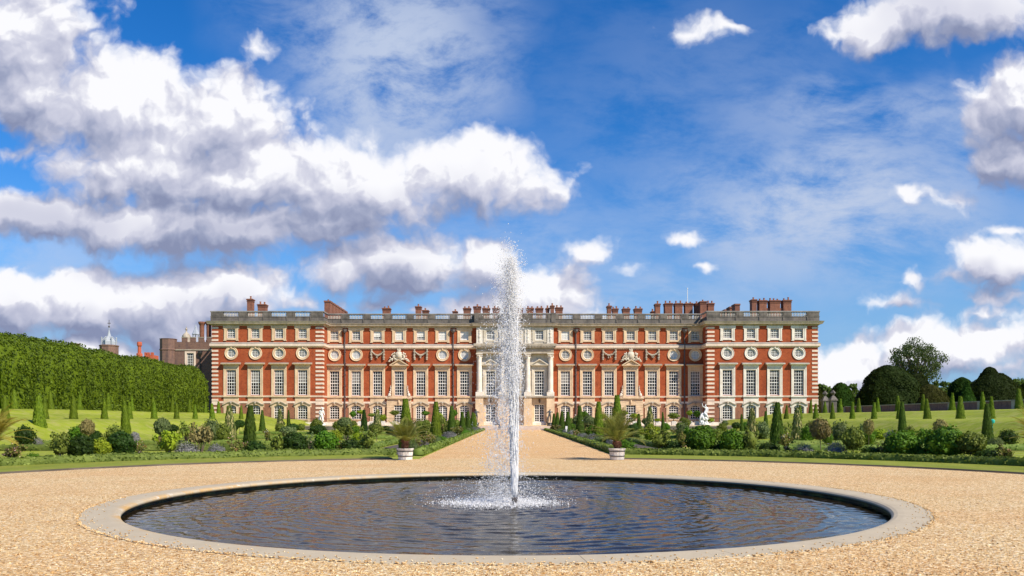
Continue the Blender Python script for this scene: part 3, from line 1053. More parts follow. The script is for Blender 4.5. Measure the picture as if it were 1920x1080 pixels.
def wall_panel(mb, x0, x1, y, zs, holes, depth=0.38):
    """front wall in plane y with rectangular holes and their reveals; zs = [(z, material index above it)]"""
    xs_ = sorted(set([x0, x1] + [h[0] for h in holes] + [h[1] for h in holes]))
    zz = sorted(set([z for z, _ in zs] + [h[2] for h in holes] + [h[3] for h in holes]))

    def mat(z):
        r = zs[0][1]
        for zb, m_ in zs:
            if z >= zb - 1e-6:
                r = m_
        return r
    for i in range(len(xs_) - 1):
        for j in range(len(zz) - 1):
            cx, cz = (xs_[i] + xs_[i + 1]) / 2, (zz[j] + zz[j + 1]) / 2
            if any(h[0] < cx < h[1] and h[2] < cz < h[3] for h in holes):
                continue
            mb.face([(xs_[i], y, zz[j]), (xs_[i + 1], y, zz[j]), (xs_[i + 1], y, zz[j + 1]), (xs_[i], y, zz[j + 1])], mat(cz))
    for (a, b, c, d) in holes:
        m_ = mat((c + d) / 2)
        yb = y + depth
        mb.face([(a, y, c), (a, yb, c), (a, yb, d), (a, y, d)], m_)
        mb.face([(b, y, c), (b, y, d), (b, yb, d), (b, yb, c)], m_)
        mb.face([(a, y, d), (a, yb, d), (b, yb, d), (b, y, d)], m_)
        mb.face([(a, y, c), (b, y, c), (b, yb, c), (a, yb, c)], m_)


ZT, ZTOP = 17.68, 19.41
wing_l = [(px - 960) / F * YW for px in (433.7, 479.0, 523.3, 567.5)]
wing_r = [2 * PX - x for x in reversed(wing_l)]
main_l = [(px - 960) / F * YM for px in (627.4, 667.9, 708.1, 748.6, 789.0, 829.7, 870.9)]
main_r = [2 * PX - x for x in reversed(main_l)]
cen = [PX - 4.1, PX, PX + 4.1]
TALL = (0.80, 5.58, 9.72)
ATT = (0.69, 14.95, 16.5)
RND = (12.47, 0.71)
GRD = (0.82, 1.62, 3.98)


def bay_holes(x, kind):
    h = [(x - TALL[0], x + TALL[0], TALL[1], TALL[2]), (x - ATT[0], x + ATT[0], ATT[1], ATT[2])]
    if 'r' in kind:
        q = 0.72
        h.append((x - q, x + q, RND[0] - q, RND[0] + q))
    if 'd' in kind:
        h.append((x - GRD[0], x + GRD[0], Z0, GRD[2]))
    else:
        h.append((x - GRD[0], x + GRD[0], GRD[1], GRD[2]))
    return h


KL = ['rg', 'rg', 'rf', 'x d', 'rf', 'rg', 'rg']
mainkind = ['rg', 'rg', 'fd', 'td', 'fd', 'rd', 'rd']       # r round window, f festoon, t trophy, d french door
mb = MB()
zs = [(Z0 - 0.6, 1), (4.24, 0), (ZT, 0)]
for (xa, xb, y, hl) in ((PX - XW0, PX - XW1, YW, [h for x in wing_l for h in bay_holes(x, 'r')]), (PX + XW1, PX + XW0, YW, [h for x in wing_r for h in bay_holes(x, 'r')]),
                        (PX - XW1, PX - XC, YM, [h for x, k in zip(main_l, mainkind) for h in bay_holes(x, k)]),
                        (PX + XC, PX + XW1, YM, [h for x, k in zip(main_r, reversed(mainkind)) for h in bay_holes(x, k)])):
    mb = MB()
    wall_panel(mb, xa, xb, y, zs, hl)
    lp('front_wall', mb, [M['brick'], M['brown']])
mb = MB()
for s_ in (-1, 1):
    for (xa, ya, yb) in ((XW0, YW, 170), (XW1, YW, YM)):
        x = PX + s_ * xa
        for z0, z1, m_ in ((Z0 - 0.6, 4.24, 1), (4.24, ZT, 0)):
            mb.face([(x, ya, z0), (x, yb, z0), (x, yb, z1), (x, ya, z1)], m_)
# main wall has to follow the same storey split on the back
mb.face([(PX - XW0, 170, 0), (PX + XW0, 170, 0), (PX + XW0, 170, ZT), (PX - XW0, 170, ZT)], 0)
# top of wall panels run to the parapet
lp('side_wall', mb, [M['brick'], M['brown']])
# rooms behind the glass are dark
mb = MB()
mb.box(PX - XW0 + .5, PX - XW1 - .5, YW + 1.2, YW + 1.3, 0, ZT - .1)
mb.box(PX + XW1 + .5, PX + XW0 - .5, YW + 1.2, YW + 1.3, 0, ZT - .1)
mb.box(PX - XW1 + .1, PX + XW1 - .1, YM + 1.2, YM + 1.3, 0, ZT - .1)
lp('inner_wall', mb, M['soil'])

# portico block
mb = MB()
ch = [(cx - TALL[0], cx + TALL[0], 5.58, 9.72) for cx in cen] + [(cx - ATT[0], cx + ATT[0], 14.95, 16.55) for cx in cen] + [(cx - 0.82, cx + 0.82, Z0, 4.1) for cx in cen]
wall_panel(mb, PX - XC, PX + XC, YC, [(Z0 - 0.6, 1), (5.2, 0), (ZT, 0)], ch)
for s_ in (-1, 1):
    x = PX + s_ * XC
    mb.face([(x, YC, 0), (x, YM, 0), (x, YM, 5.2), (x, YC, 5.2)], 1)
    mb.face([(x, YC, 5.2), (x, YM, 5.2), (x, YM, ZT), (x, YC, ZT)], 0)
lp('portico_wall', mb, [M['cen_stone'], M['tan']])
# rusticated base: courses of blocks
mb = MB()
for xa, xb in ((PX - XC - 0.06, cen[0] - 1.12), (cen[0] + 1.12, cen[1] - 1.12), (cen[1] + 1.12, cen[2] - 1.12), (cen[2] + 1.12, PX + XC + 0.06)):
    z = Z0
    while z < 4.9:
        mb.box(xa, xb, YC - 0.13, YC, z + 0.012, min(z + 0.44, 5.15) - 0.012)
        z += 0.44
lp('rusticated_base', mb, M['tan'])
for cx in cen:
    mb = MB()
    for k in range(-3, 4):
        a = k * 0.26
        x0 = cx + k * 0.29
        mb.face([(x0 - 0.13, YC - 0.14, 4.22), (x0 + 0.13, YC - 0.14, 4.22), (x0 + 0.13 + a * 0.25 + 0.03, YC - 0.14, 5.12), (x0 - 0.13 + a * 0.25 - 0.03, YC - 0.14, 5.12)], 0)
    mb.box(cx - 1.12, cx + 1.12, YC - 0.12, YC, 4.18, 5.15, 0)
    mb.blob((cx, YC - 0.28, 4.75), (0.17, 0.16, 0.34), 8, 6, 1)
    mb.blob((cx, YC - 0.30, 4.45), (0.12, 0.14, 0.16), 8, 6, 1)
    lp('keystone', mb, [M['tan'], M['bark']])

# swept mouldings
mb = MB()
moulding(mb, [(0.10, 0.55), (0.10, 1.05), (0.04, 1.12)])
lp('plinth', mb, M['white_stone'])
mb = MB()
moulding(mb, [(0.05, 4.24), (0.05, 4.56)])
moulding(mb, [(0.055, 5.235), (0.09, 5.40), (0.11, 5.42), (0.11, 5.50)])
lp('stone_band', mb, M['band'])
mb = MB()
moulding(mb, [(0.08, 13.42), (0.22, 13.56), (0.24, 13.62), (0.34, 13.66), (0.34, 14.02)], 0)
moulding(mb, [(0.36, 14.022), (0.36, 14.06), (0.05, 14.27)], 1)
lp('string_course', mb, [M['band'], M['hoodtop']])
mb = MB()
moulding(mb, [(0.06, 17.0), (0.15, 17.12), (0.17, 17.2), (0.62, 17.28), (0.66, 17.45), (0.78, 17.62), (0.78, 17.68)], 0)
lp('cornice', mb, M['cornice'])
mb = MB()
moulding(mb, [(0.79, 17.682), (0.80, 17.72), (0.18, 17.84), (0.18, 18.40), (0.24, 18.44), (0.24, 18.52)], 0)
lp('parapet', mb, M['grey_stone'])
mb = MB()
moulding(mb, [(0.20, 19.20), (0.26, 19.26), (0.26, 19.38), (0.20, 19.42)], 0, inner=-0.12)
lp('balustrade_rail', mb, M['rail'])
mb = MB()
mb.box(PX - XW0 + .3, PX + XW0 - .3, YM + 0.3, 169, 17.9, 18.0)
mb.box(PX - XW0 + .3, PX - XW1 - .3, YW + 0.3, YM + 0.29, 17.9, 18.0)
mb.box(PX + XW1 + .3, PX + XW0 - .3, YW + 0.3, YM + 0.29, 17.9, 18.0)
lp('roof', mb, M['roof'])

# balusters and the piers between them
BPROF = [(0.085, 0), (0.085, 0.07), (0.055, 0.09), (0.06, 0.14), (0.098, 0.26), (0.085, 0.36), (0.045, 0.52), (0.045, 0.56), (0.08, 0.60), (0.08, 0.68)]

def balustrade_run(x0, x1, y, centres, half):
    for c in centres:
        mbb = MB()
        n = int(2 * half / 0.25)
        for k in range(n):
            mbb.lathe(BPROF, c - half + (k + 0.5) * 2 * half / n, y + 0.0, 18.52, 6, 0)
        lp('baluster_row', mbb, M['baluster'])
    edges = [x0] + [v for c in centres for v in (c - half, c + half)] + [x1]
    for a, b in zip(edges[::2], edges[1::2]):
        if b - a > 0.1:
            piers = MB()
            piers.box(a, b, y - 0.16, y + 0.16, 18.51, 19.21)
            if b - a > 0.7:
                piers.box(a + 0.18, b - 0.18, y - 0.19, y - 0.155, 18.62, 19.10)
                piers.box(a - 0.02, a + 0.10, y - 0.23, y - 0.15, 17.9, 18.45)
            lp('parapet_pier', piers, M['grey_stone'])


balustrade_run(PX - XW0 - 0.15, PX - XW1 + 0.15, YW - 0.05, wing_l, 1.28)
balustrade_run(PX + XW1 - 0.15, PX + XW0 + 0.15, YW - 0.05, wing_r, 1.28)
balustrade_run(PX - XW1, PX - XC - 0.2, YM - 0.05, main_l, 1.18)
balustrade_run(PX + XC + 0.2, PX + XW1, YM - 0.05, main_r, 1.18)
balustrade_run(PX - XC - 0.15, PX + XC + 0.15, YC - 0.05, cen, 1.2)
for s_ in (-1, 1):
    piers = MB()
    piers.box(*sorted((PX + s_ * XC - 0.35, PX + s_ * XC + 0.35)), YC - 0.33, YC + 0.2, 17.9, 19.44)
    lp('parapet_pier', piers, M['grey_stone'])

# quoins


def quoins(xa, xb, y, z0, z1, side=0):
    mb = MB()
    z = z0 + 0.12
    k = 0
    while z + 0.31 < z1:
        if abs(z - 5.36) > 0.3 and abs(z - 4.4) > 0.2:
            mb.box(xa, xb, y - 0.06, y + 0.3, z, z + 0.32)
            if side:
                xs0 = xa - 0.06 if side < 0 else xb
                mb.box(xs0, xs0 + 0.06, y - 0.061, y + 0.95, z, z + 0.32)
        z += 0.672
        k += 1
    lp('quoin_strip', mb, M['band'])


for (za, zb) in ((1.15, 13.4), (14.35, 17.0)):
    quoins(PX - XW0, PX - XW0 + 1.02, YW, za, zb, -1)
    quoins(PX - XW1 - 1.15, PX - XW1, YW, za, zb, 1)
    quoins(PX + XW1, PX + XW1 + 1.15, YW, za, zb, -1)
    quoins(PX + XW0 - 0.98, PX + XW0, YW, za, zb, 1)


# --- window kits, built once at the origin (x across, y = 0 wall plane, z absolute) and copied
def grid_bars(mb, x0, x1, z0, z1, nx_, nz_, y0, y1, t=0.032, frame=0.06, meet=None, clip=None):
    mb.box(x0, x0 + frame, y0, y1, z0, z1)
    mb.box(x1 - frame, x1, y0, y1, z0, z1)
    mb.box(x0 + frame, x1 - frame, y0 + .002, y1 - .002, z0, z0 + frame * 1.3)
    mb.box(x0 + frame, x1 - frame, y0 + .002, y1 - .002, z1 - frame, z1)
    for k in range(1, nx_):
        x = x0 + (x1 - x0) * k / nx_
        mb.box(x - t / 2, x + t / 2, y0 + 0.008, y1 - 0.008, z0 + frame, z1 - frame)
    for k in range(1, nz_):
        z = z0 + (z1 - z0) * k / nz_
        tt = t * 1.9 if (meet is not None and k == meet) else t
        mb.box(x0 + frame, x1 - frame, y0 + 0.006, y1 - 0.006, z - tt / 2, z + tt / 2)


def arch_pts(hw, zs_, rise, n=10, inset=0.0):
    """segmental arch from (hw, zs) over to (-hw, zs)"""
    out = []
    r = (hw * hw + rise * rise) / (2 * rise)
    a = math.asin(hw / r)
    for k in range(n + 1):
        t = a - 2 * a * k / n
        out.append((r * math.sin(t), zs_ + rise - r + r * math.cos(t)))
    return out


def kit_tall(stone_mat, hood=True, pediment=False, open_=TALL, blind=0):
    hw, z0, z1 = open_
    s = MB()
    for sx_ in (-1, 1):
        a, b = sorted((sx_ * hw, sx_ * (hw + 0.44)))
        s.box(a, b, -0.09, 0.02, z0 - 0.1, z1 + 0.02)
        a, b = sorted((sx_ * (hw + 0.24), sx_ * (hw + 0.46)))
        s.box(a, b, -0.13, -0.088, z0 - 0.1, z1 + 0.36)
    s.box(-hw - 0.44, hw + 0.44, -0.09, 0.02, z1 + 0.021, z1 + 0.40)
    s.box(-hw - 0.24, hw + 0.24, -0.13, -0.088, z1 + 0.18, z1 + 0.36)
    s.box(-hw - 0.46, hw + 0.46, -0.12, 0.02, z1 + 0.402, z1 + 0.80)          # frieze
    s.box(-hw - 0.55, hw + 0.55, -0.26, 0.02, z0 - 0.34, z0 - 0.1)           # sill
    h = MB()
    if hood:
        h.box(-hw - 0.60, hw + 0.60, -0.30, 0.02, z1 + 0.802, z1 + 0.92)
        h.box(-hw - 0.77, hw + 0.77, -0.66, 0.02, z1 + 0.922, z1 + 1.04)
        h.face([(-hw - 0.79, -0.68, z1 + 1.042), (hw + 0.79, -0.68, z1 + 1.042), (hw + 0.79, -0.68, z1 + 1.10), (-hw - 0.79, -0.68, z1 + 1.10)], 1)
        h.face([(-hw - 0.79, -0.68, z1 + 1.10), (hw + 0.79, -0.68, z1 + 1.10), (hw + 0.79, 0.02, z1 + 1.22), (-hw - 0.79, 0.02, z1 + 1.22)], 1)
        for sx_ in (-1, 1):
            x = sx_ * (hw + 0.79)
            h.face([(x, -0.68, z1 + 1.042), (x, 0.02, z1 + 1.042), (x, 0.02, z1 + 1.22), (x, -0.68, z1 + 1.10)], 1)
        h.face([(-hw - 0.79, -0.68, z1 + 1.042), (-hw - 0.79, 0.02, z1 + 1.042), (hw + 0.79, 0.02, z1 + 1.042), (hw + 0.79, -0.68, z1 + 1.042)], 1)
    if pediment:
        zb = z1 + 1.02
        W, H = hw + 0.79, 0.98
        h = MB()
        h.box(-hw - 0.60, hw + 0.60, -0.30, 0.02, z1 + 0.802, z1 + 0.90)
        h.box(-W, W, -0.62, 0.02, z1 + 0.902, zb)
        for y, m_ in ((-0.35, 0),):
            h.face([(-W + 0.2, y, zb), (W - 0.2, y, zb), (0, y, zb + H - 0.12)], m_)
        for sx_ in (-1, 1):
            p = [(sx_ * W, zb), (0, zb + H), (0, zb + H - 0.2), (sx_ * (W - 0.28), zb)]
            fr = [(a, -0.64, b) for a, b in p]
            bk = [(a, 0.02, b) for a, b in p]
            h.face(fr, 0)
            for i in range(4):
                j = (i + 1) % 4
                h.face([fr[i], fr[j], bk[j], bk[i]], 1 if i == 0 else 0)
    g = MB()
    grid_bars(g, -hw, hw, z0, z1, 4, 8, 0.16, 0.24, meet=4, frame=0.09, t=0.056)
    gl = MB()
    gl.face([(-hw, 0.21, z0), (hw, 0.21, z0), (hw, 0.21, z1), (-hw, 0.21, z1)])
    bl = None
    if blind:
        q_ = MB()
        q_.box(-hw + 0.08, hw - 0.08, 0.18, 0.19, z1 - blind, z1 - 0.06)
        bl = q_.mesh('blind', M['curtain'])
    return dict(surround=s.mesh('window', stone_mat), blind=bl, hood=h.mesh('hood', [stone_mat, M['hoodtop']]) if (hood or pediment) else None,
                bars=g.mesh('glazing_bars', M['paint']), glass=gl.mesh('pane', M['glass']))


def kit_attic(stone_mat, blind=False):
    hw, z0, z1 = ATT
    s = MB()
    for sx_ in (-1, 1):
        a, b = sorted((sx_ * hw, sx_ * (hw + 0.46)))
        s.box(a, b, -0.09, 0.02, z0 - 0.30, z1 + 0.02)
        a, b = sorted((sx_ * (hw + 0.28), sx_ * (hw + 0.64)))
        s.box(a, b, -0.14, 0.02, z1 + 0.02, z1 + 0.50)
        a, b = sorted((sx_ * (hw + 0.26), sx_ * (hw + 0.49)))
        s.box(a, b, -0.135, -0.088, z0 - 0.30, z1 + 0.018)
        s.box(*sorted((sx_ * (hw + 0.10), sx_ * (hw + 0.56))), -0.15, 0.02, z0 - 0.44, z0 - 0.302)
    s.box(-hw - 0.279, hw + 0.279, -0.10, 0.02, z1 + 0.021, z1 + 0.49)
    s.box(-hw - 0.09, hw + 0.09, -0.11, 0.02, z0 - 0.30, z0)
    g = MB()
    grid_bars(g, -hw, hw, z0, z1, 5, 5, 0.14, 0.22, meet=3, frame=0.085, t=0.052)
    gl = MB()
    gl.face([(-hw, 0.20, z0), (hw, 0.20, z0), (hw, 0.20, z1), (-hw, 0.20, z1)])
    bl = None
    if blind:
        q = MB()
        q.box(-hw + 0.08, hw - 0.08, 0.183, 0.192, z0 + (0.05 if blind == 2 else 0.55), z1 - 0.06)
        bl = q.mesh('blind', M['blind'])
    return dict(surround=s.mesh('window', stone_mat), hood=None, bars=g.mesh('glazing_bars', M['paint']), glass=gl.mesh('pane', M['glass']), blind=bl)


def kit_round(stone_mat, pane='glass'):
    zc, r = RND
    s = MB()
    n = 40
    prof = [(r, 0.10), (r, -0.06), (r + 0.08, -0.13), (r + 0.16, -0.10), (r + 0.24, -0.10), (r + 0.33, -0.16), (r + 0.38, -0.12), (r + 0.40, 0.02)]
    for j in range(len(prof) - 1):
        for k in range(n):
            a, b = 2 * PI * k / n, 2 * PI * (k + 1) / n
            (r0, y0), (r1, y1) = prof[j], prof[j + 1]
            s.face([(r0 * math.cos(a), y0, zc + r0 * math.sin(a)), (r1 * math.cos(a), y1, zc + r1 * math.sin(a)), (r1 * math.cos(b), y1, zc + r1 * math.sin(b)), (r0 * math.cos(b), y0, zc + r0 * math.sin(b))])
    s.blob((0, -0.16, zc + r + 0.28), (0.14, 0.10, 0.24), 8, 6)
    g = MB()
    for k in range(n):
        a, b = 2 * PI * k / n, 2 * PI * (k + 1) / n
        g.face([((r - .08) * math.cos(a), 0.09, zc + (r - .08) * math.sin(a)), (r * math.cos(a), 0.09, zc + r * math.sin(a)), (r * math.cos(b), 0.09, zc + r * math.sin(b)), ((r - .08) * math.cos(b), 0.09, zc + (r - .08) * math.sin(b))])
    for k in range(-2, 3):
        x = k * 0.25
        h = math.sqrt(max(0, (r - .03) ** 2 - x * x))
        g.box(x - 0.026, x + 0.026, 0.10, 0.15, zc - h, zc + h)
        g.box(-h, h, 0.102, 0.148, zc + x - 0.024, zc + x + 0.024)
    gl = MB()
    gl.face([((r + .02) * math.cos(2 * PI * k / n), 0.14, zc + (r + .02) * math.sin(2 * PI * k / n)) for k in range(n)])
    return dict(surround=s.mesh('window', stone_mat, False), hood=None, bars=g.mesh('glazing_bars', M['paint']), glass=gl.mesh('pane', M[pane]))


def kit_ground(stone_mat, door=False):
    hw, z0, z1 = GRD
    rise = 0.34
    zsp = z1 - rise
    zb = Z0 + 0.05 if door else z0
    arc = arch_pts(hw, zsp, rise)
    W = 1.24
    s = MB()
    # front plate round the opening
    top = 4.26
    y = -0.10
    for sx_ in (-1, 1):
        a, b = sorted((sx_ * hw, sx_ * W))
        s.box(a, b, y, 0.02, Z0, zsp)
    for (xa, za), (xb, zb_) in zip(arc, arc[1:]):
        s.face([(xb, y, zb_), (xa, y, za), (xa, y, top), (xb, y, top)])
        s.face([(xb, y, zb_), (xb, 0.3, zb_), (xa, 0.3, za), (xa, y, za)])
    for sx_ in (-1, 1):
        s.face([(sx_ * hw, y, zsp), (sx_ * W, y, zsp), (sx_ * W, y, top), (sx_ * hw, y, top)])
        s.face([(sx_ * W, y, zsp), (sx_ * W, 0.02, zsp), (sx_ * W, 0.02, top), (sx_ * W, y, top)])
        s.box(*sorted((sx_ * (W + 0.002), sx_ * (W + 0.20))), -0.07, 0.02, 3.55, 4.2)
    s.box(-W, W, -0.075, 0.02, top + 0.0, 5.22)          # apron between the storeys
    if not door:
        s.box(-hw - 0.12, hw + 0.12, -0.17, 0.02, z0 - 0.20, z0)
        s.box(-hw + 0.001, hw - 0.001, -0.06, 0.02, Z0, z0 - 0.2)
    # raised inner architrave
    pin = [(-hw - 0.16, zb)] + [(-x, z) for x, z in arch_pts(hw + 0.16, zsp + 0.02, rise + 0.05)] + [(hw + 0.16, zb)]
    pn2 = [(-hw, zb)] + [(-x, z) for x, z in arc] + [(hw, zb)]
    for i in range(len(pin) - 1):
        s.face([(pn2[i][0], y - 0.03, pn2[i][1]), (pin[i][0], y - 0.03, pin[i][1]), (pin[i + 1][0], y - 0.03, pin[i + 1][1]), (pn2[i + 1][0], y - 0.03, pn2[i + 1][1])])
    h = MB()
    brow = [(-1.42, 3.98), (-1.12, 4.02), (-0.90, 4.12)] + [(-x, z) for x, z in arch_pts(0.72, 4.22, 0.20, 8)] + [(0.90, 4.12), (1.12, 4.02), (1.42, 3.98)]
    for (xa, za), (xb, zb_) in zip(brow, brow[1:]):
        h.face([(xa, -0.30, za), (xb, -0.30, zb_), (xb, -0.30, zb_ + 0.10), (xa, -0.30, za + 0.10)])
        h.face([(xa, -0.30, za + 0.10), (xb, -0.30, zb_ + 0.10), (xb, 0.0, zb_ + 0.18), (xa, 0.0, za + 0.18)])
        h.face([(xa, -0.30, za), (xa, 0.0, za - 0.08), (xb, 0.0, zb_ - 0.08), (xb, -0.30, zb_)])
    h.blob((0, -0.30, 4.30), (0.17, 0.12, 0.22), 8, 6)
    g = MB()
    if door:
        pass
    grid_bars(g, -hw, hw, zb, zsp + 0.02, 4, 8 if door else 5, 0.14, 0.22, meet=None if door else 3, frame=0.10 if door else 0.085, t=0.055)
    if door:
        g.box(-0.085, 0.085, 0.12, 0.225, zb, zsp)
        g.box(-hw + .09, hw - .09, 0.13, 0.21, zb + 0.08, zb + 0.55)
    for x, z in arc[1:-1:2]:
        pass
    for k in range(1, 4):
        x = -hw + 2 * hw * k / 4
        r = (hw * hw + rise * rise) / (2 * rise)
        zt = zsp + rise - r + math.sqrt(r * r - x * x)
        wd = 0.07 if (door and k == 2) else 0.023
        g.box(x - wd, x + wd, 0.15, 0.21, zsp, zt)
    for (xa, za), (xb, zb_) in zip(arc, arc[1:]):
        g.face([(xb, 0.14, zb_ - 0.07), (xa, 0.14, za - 0.07), (xa, 0.14, za), (xb, 0.14, zb_)])
    gl = MB()
    gl.face([(-hw, 0.20, zb), (hw, 0.20, zb)] + [(x, 0.20, z) for x, z in arc])
    return dict(surround=s.mesh('window', stone_mat), hood=h.mesh('hood', M['cornice'] if stone_mat is not M['white_stone'] else M['cornice']), bars=g.mesh('glazing_bars', M['paint']), glass=gl.mesh('pane', M['glass']))


def put_window(kit, x, y, name='window'):
    w = link(name, kit['surround'], palace, (x - PX, y - YM, -Z0))
    for nm, key in (('hood', 'hood'), ('glazing_bars', 'bars'), ('pane', 'glass'), ('blind', 'blind')):
        if kit.get(key):
            link(nm, kit[key], w)
    return w


kits = {}
for nm in ('tan', 'white_stone'):
    mt = M[nm]
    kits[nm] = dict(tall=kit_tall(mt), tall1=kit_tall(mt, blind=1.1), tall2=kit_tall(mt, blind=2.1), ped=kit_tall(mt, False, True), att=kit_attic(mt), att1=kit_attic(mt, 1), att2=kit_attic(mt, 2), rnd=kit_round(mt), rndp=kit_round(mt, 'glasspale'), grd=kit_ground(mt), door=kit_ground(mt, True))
for group_, y, xs_, mt in ((0, YW, wing_l, 'tan'), (1, YW, wing_r, 'white_stone')):
    for x in xs_:
        k = kits[mt]
        put_window(k[R.choice(['tall', 'tall', 'tall1', 'tall2'])], x, y)
        put_window(k['att'], x, y)
        put_window(k['rnd'], x, y)
        put_window(k['grd'], x, y)
for side, xs_ in ((0, main_l), (1, main_r)):
    kk = mainkind if side == 0 else list(reversed(mainkind))
    for i, (x, kd) in enumerate(zip(xs_, kk)):
        k = kits['tan']
        bl = [0, 0, 1, 2, 1, 2, 2][i] if side == 0 else [2, 0, 0, 0, 0, 0, 0][i]
        put_window(k[['att', 'att1', 'att2'][bl]], x, YM)
        put_window(k['ped' if 't' in kd else R.choice(['tall', 'tall', 'tall1', 'tall2'])], x, YM)
        if 'r' in kd:
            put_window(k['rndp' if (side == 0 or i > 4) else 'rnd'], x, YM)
        if 't' in kd:
            dk = kit_tall(M['tan'], False, False, (0.82, Z0 + 0.05, 4.0))
            w = link('french_window', dk['bars'], palace, (x - PX, YM - 0.30 - YM, -Z0))
            link('pane', dk['glass'], w)
            q = MB()
            for (xa, xb) in ((-2.05, -0.83), (0.83, 2.05)):
                z = Z0
                while z < 5.0:
                    q.box(xa, xb, -0.42, 0.02, z + 0.012, min(z + 0.42, 5.05) - 0.012)
                    z += 0.42
            q.box(-0.829, 0.829, -0.40, 0.02, 4.0, 5.03)
            q.box(-2.2, 2.2, -0.72, 0.02, 5.06, 5.24)
            q.box(-0.5, 0.5, -0.55, -0.38, 4.85, 5.05)
            q.blob((0, -0.5, 4.55), (0.16, 0.14, 0.36), 8, 6)
            link('door_surround', q.mesh('door_surround', M['tan']), palace, (x - PX, 0, -Z0))
            q = MB()
            for sx_ in (-1, 1):
                for (dx, dz, r) in ((1.62, 5.72, 0.26), (1.52, 6.15, 0.17), (1.44, 6.5, 0.13), (1.42, 6.85, 0.11), (1.75, 5.62, 0.16), (1.44, 7.15, 0.09)):
                    q.blob((sx_ * dx, -0.14, dz), (r, 0.16, r * 1.2), 8, 6)
            link('carved_scroll', q.mesh('carved_scroll', M['white_stone'], True), palace, (x - PX, 0, -Z0))
            # coat of arms above the pediment
            q = MB()
            z = 12.35
            q.blob((0, -0.42, z), (0.62, 0.22, 0.72), 14, 8)
            q.blob((0, -0.52, z - 0.02), (0.42, 0.20, 0.50), 12, 8)
            q.blob((0, -0.40, z + 0.82), (0.34, 0.2, 0.18), 10, 6)
            for kx in (-0.24, 0, 0.24):
                q.blob((kx, -0.42, z + 1.02 + (0.1 if kx == 0 else 0)), (0.09, 0.1, 0.16), 6, 5)
            q.blob((0, -0.42, z + 1.25), (0.06, 0.06, 0.1), 6, 5)
            rr2 = random.Random(5 + side)
            for sx_ in (-1, 1):
                for (dx, dz, rx_, rz_) in ((0.85, -0.25, 0.26, 0.36), (1.02, 0.22, 0.17, 0.18), (1.15, -0.62, 0.34, 0.2), (0.62, -0.62, 0.3, 0.2), (1.45, -0.80, 0.24, 0.14), (0.78, 0.30, 0.12, 0.3), (1.62, -1.0, 0.2, 0.13), (0.4, -0.72, 0.2, 0.16)):
                    q.blob((sx_ * dx, -0.40 + rr2.uniform(-.1, .1), z + dz), (rx_, 0.2, rz_), 8, 6)
                for _ in range(14):
                    dx = rr2.uniform(0.5, 1.5)
                    q.blob((sx_ * dx, -0.55, z + rr2.uniform(-0.9, 0.55 - 0.7 * (dx - 0.5))), rr2.uniform(0.06, 0.13), 6, 5)
            link('carved_arms', q.mesh('carved_arms', M['cen_stone'], True), palace, (x - PX, 0, -Z0))
        else:
            put_window(k['door' if 'd' in kd else 'grd'], x, YM)
        if 'f' in kd:
            q = MB()
            rr2 = random.Random(i + side * 10)
            for sx_ in (-1, 1):
                for j in range(7):
                    q.blob((sx_ * 1.05 + rr2.uniform(-.04, .04), -0.20, 13.25 - j * 0.26), (0.17 + 0.06 * (j % 2), 0.17, 0.16), 8, 5)
            for j in range(13):
                t = j / 12 * 2 - 1
                q.blob((t * 0.95, -0.20, 12.95 - 0.55 * (1 - t * t) + rr2.uniform(-.04, .04)), (0.13, 0.15, 0.14 + 0.06 * (1 - t * t)), 7, 5)
            for j in range(4):
                q.blob((rr2.uniform(-.2, .2), -0.2, 12.25 - 0.1 * j), (0.12, 0.12, 0.12), 7, 5)
            link('carved_festoon', q.mesh('carved_festoon', M['cornice'], True), palace, (x - PX, 0, -Z0))

# portico windows, pediments, columns, pilasters and entablature
ck = dict(tall=kit_tall(M['cen_stone'], False, True), att=kit_attic(M['cen_stone']))
for x in cen:
    put_window(ck['tall'], x, YC)
    put_window(ck['att'], x, YC)
    dk = kit_tall(M['tan'], False, False, (0.82, Z0 + 0.05, 4.1))
    w = link('french_window', dk['bars'], palace, (x - PX, YC - YM, -Z0))
    link('pane', dk['glass'], w)
    q = MB()
    q.box(-0.07, 0.07, 0.12, 0.25, Z0 + 0.05, 4.0)
    q.box(-0.75, 0.75, 0.13, 0.235, Z0 + 0.1, Z0 + 0.62)
    link('door_stile', q.mesh('door_stile', M['paint']), w)
for cx in (PX - 5.95, PX - 2.15, PX + 2.15, PX + 5.95):
    q = MB()
    y = YC - 0.46
    q.box(cx - 0.62, cx + 0.62, y - 0.5, YC - 0.01, 5.5, 6.15)
    q.lathe([(0.50, 6.15), (0.52, 6.22), (0.46, 6.30), (0.50, 6.36), (0.42, 6.42), (0.415, 8.5), (0.36, 11.55), (0.40, 11.6), (0.36, 11.64), (0.40, 11.9), (0.36, 11.98), (0.50, 12.2), (0.44, 12.28), (0.56, 12.46)], cx, y, 0, 18)
    for k in range(8):
        a = 2 * PI * k / 8
        q.blob((cx + 0.47 * math.cos(a), y + 0.47 * math.sin(a), 12.0 + 0.25 * (k % 2)), (0.11, 0.11, 0.16), 6, 5)
    q.box(cx - 0.56, cx + 0.56, y - 0.56, YC - 0.01, 12.46, 12.58)
    lp('column', q, M['white_stone'])
    q = MB()
    q.box(cx - 0.52, cx + 0.52, YC - 0.16, YC - 0.01, 14.42, 17.0)
    q.box(cx - 0.60, cx + 0.60, YC - 0.22, YC - 0.01, 14.25, 14.42)
    for j in range(9):
        q.blob((cx, YC - 0.2, 16.6 - j * 0.24), (0.14 + 0.05 * (j % 3), 0.08, 0.12), 7, 5)
    lp('carved_pilaster', q, M['white_stone'])
q = MB()
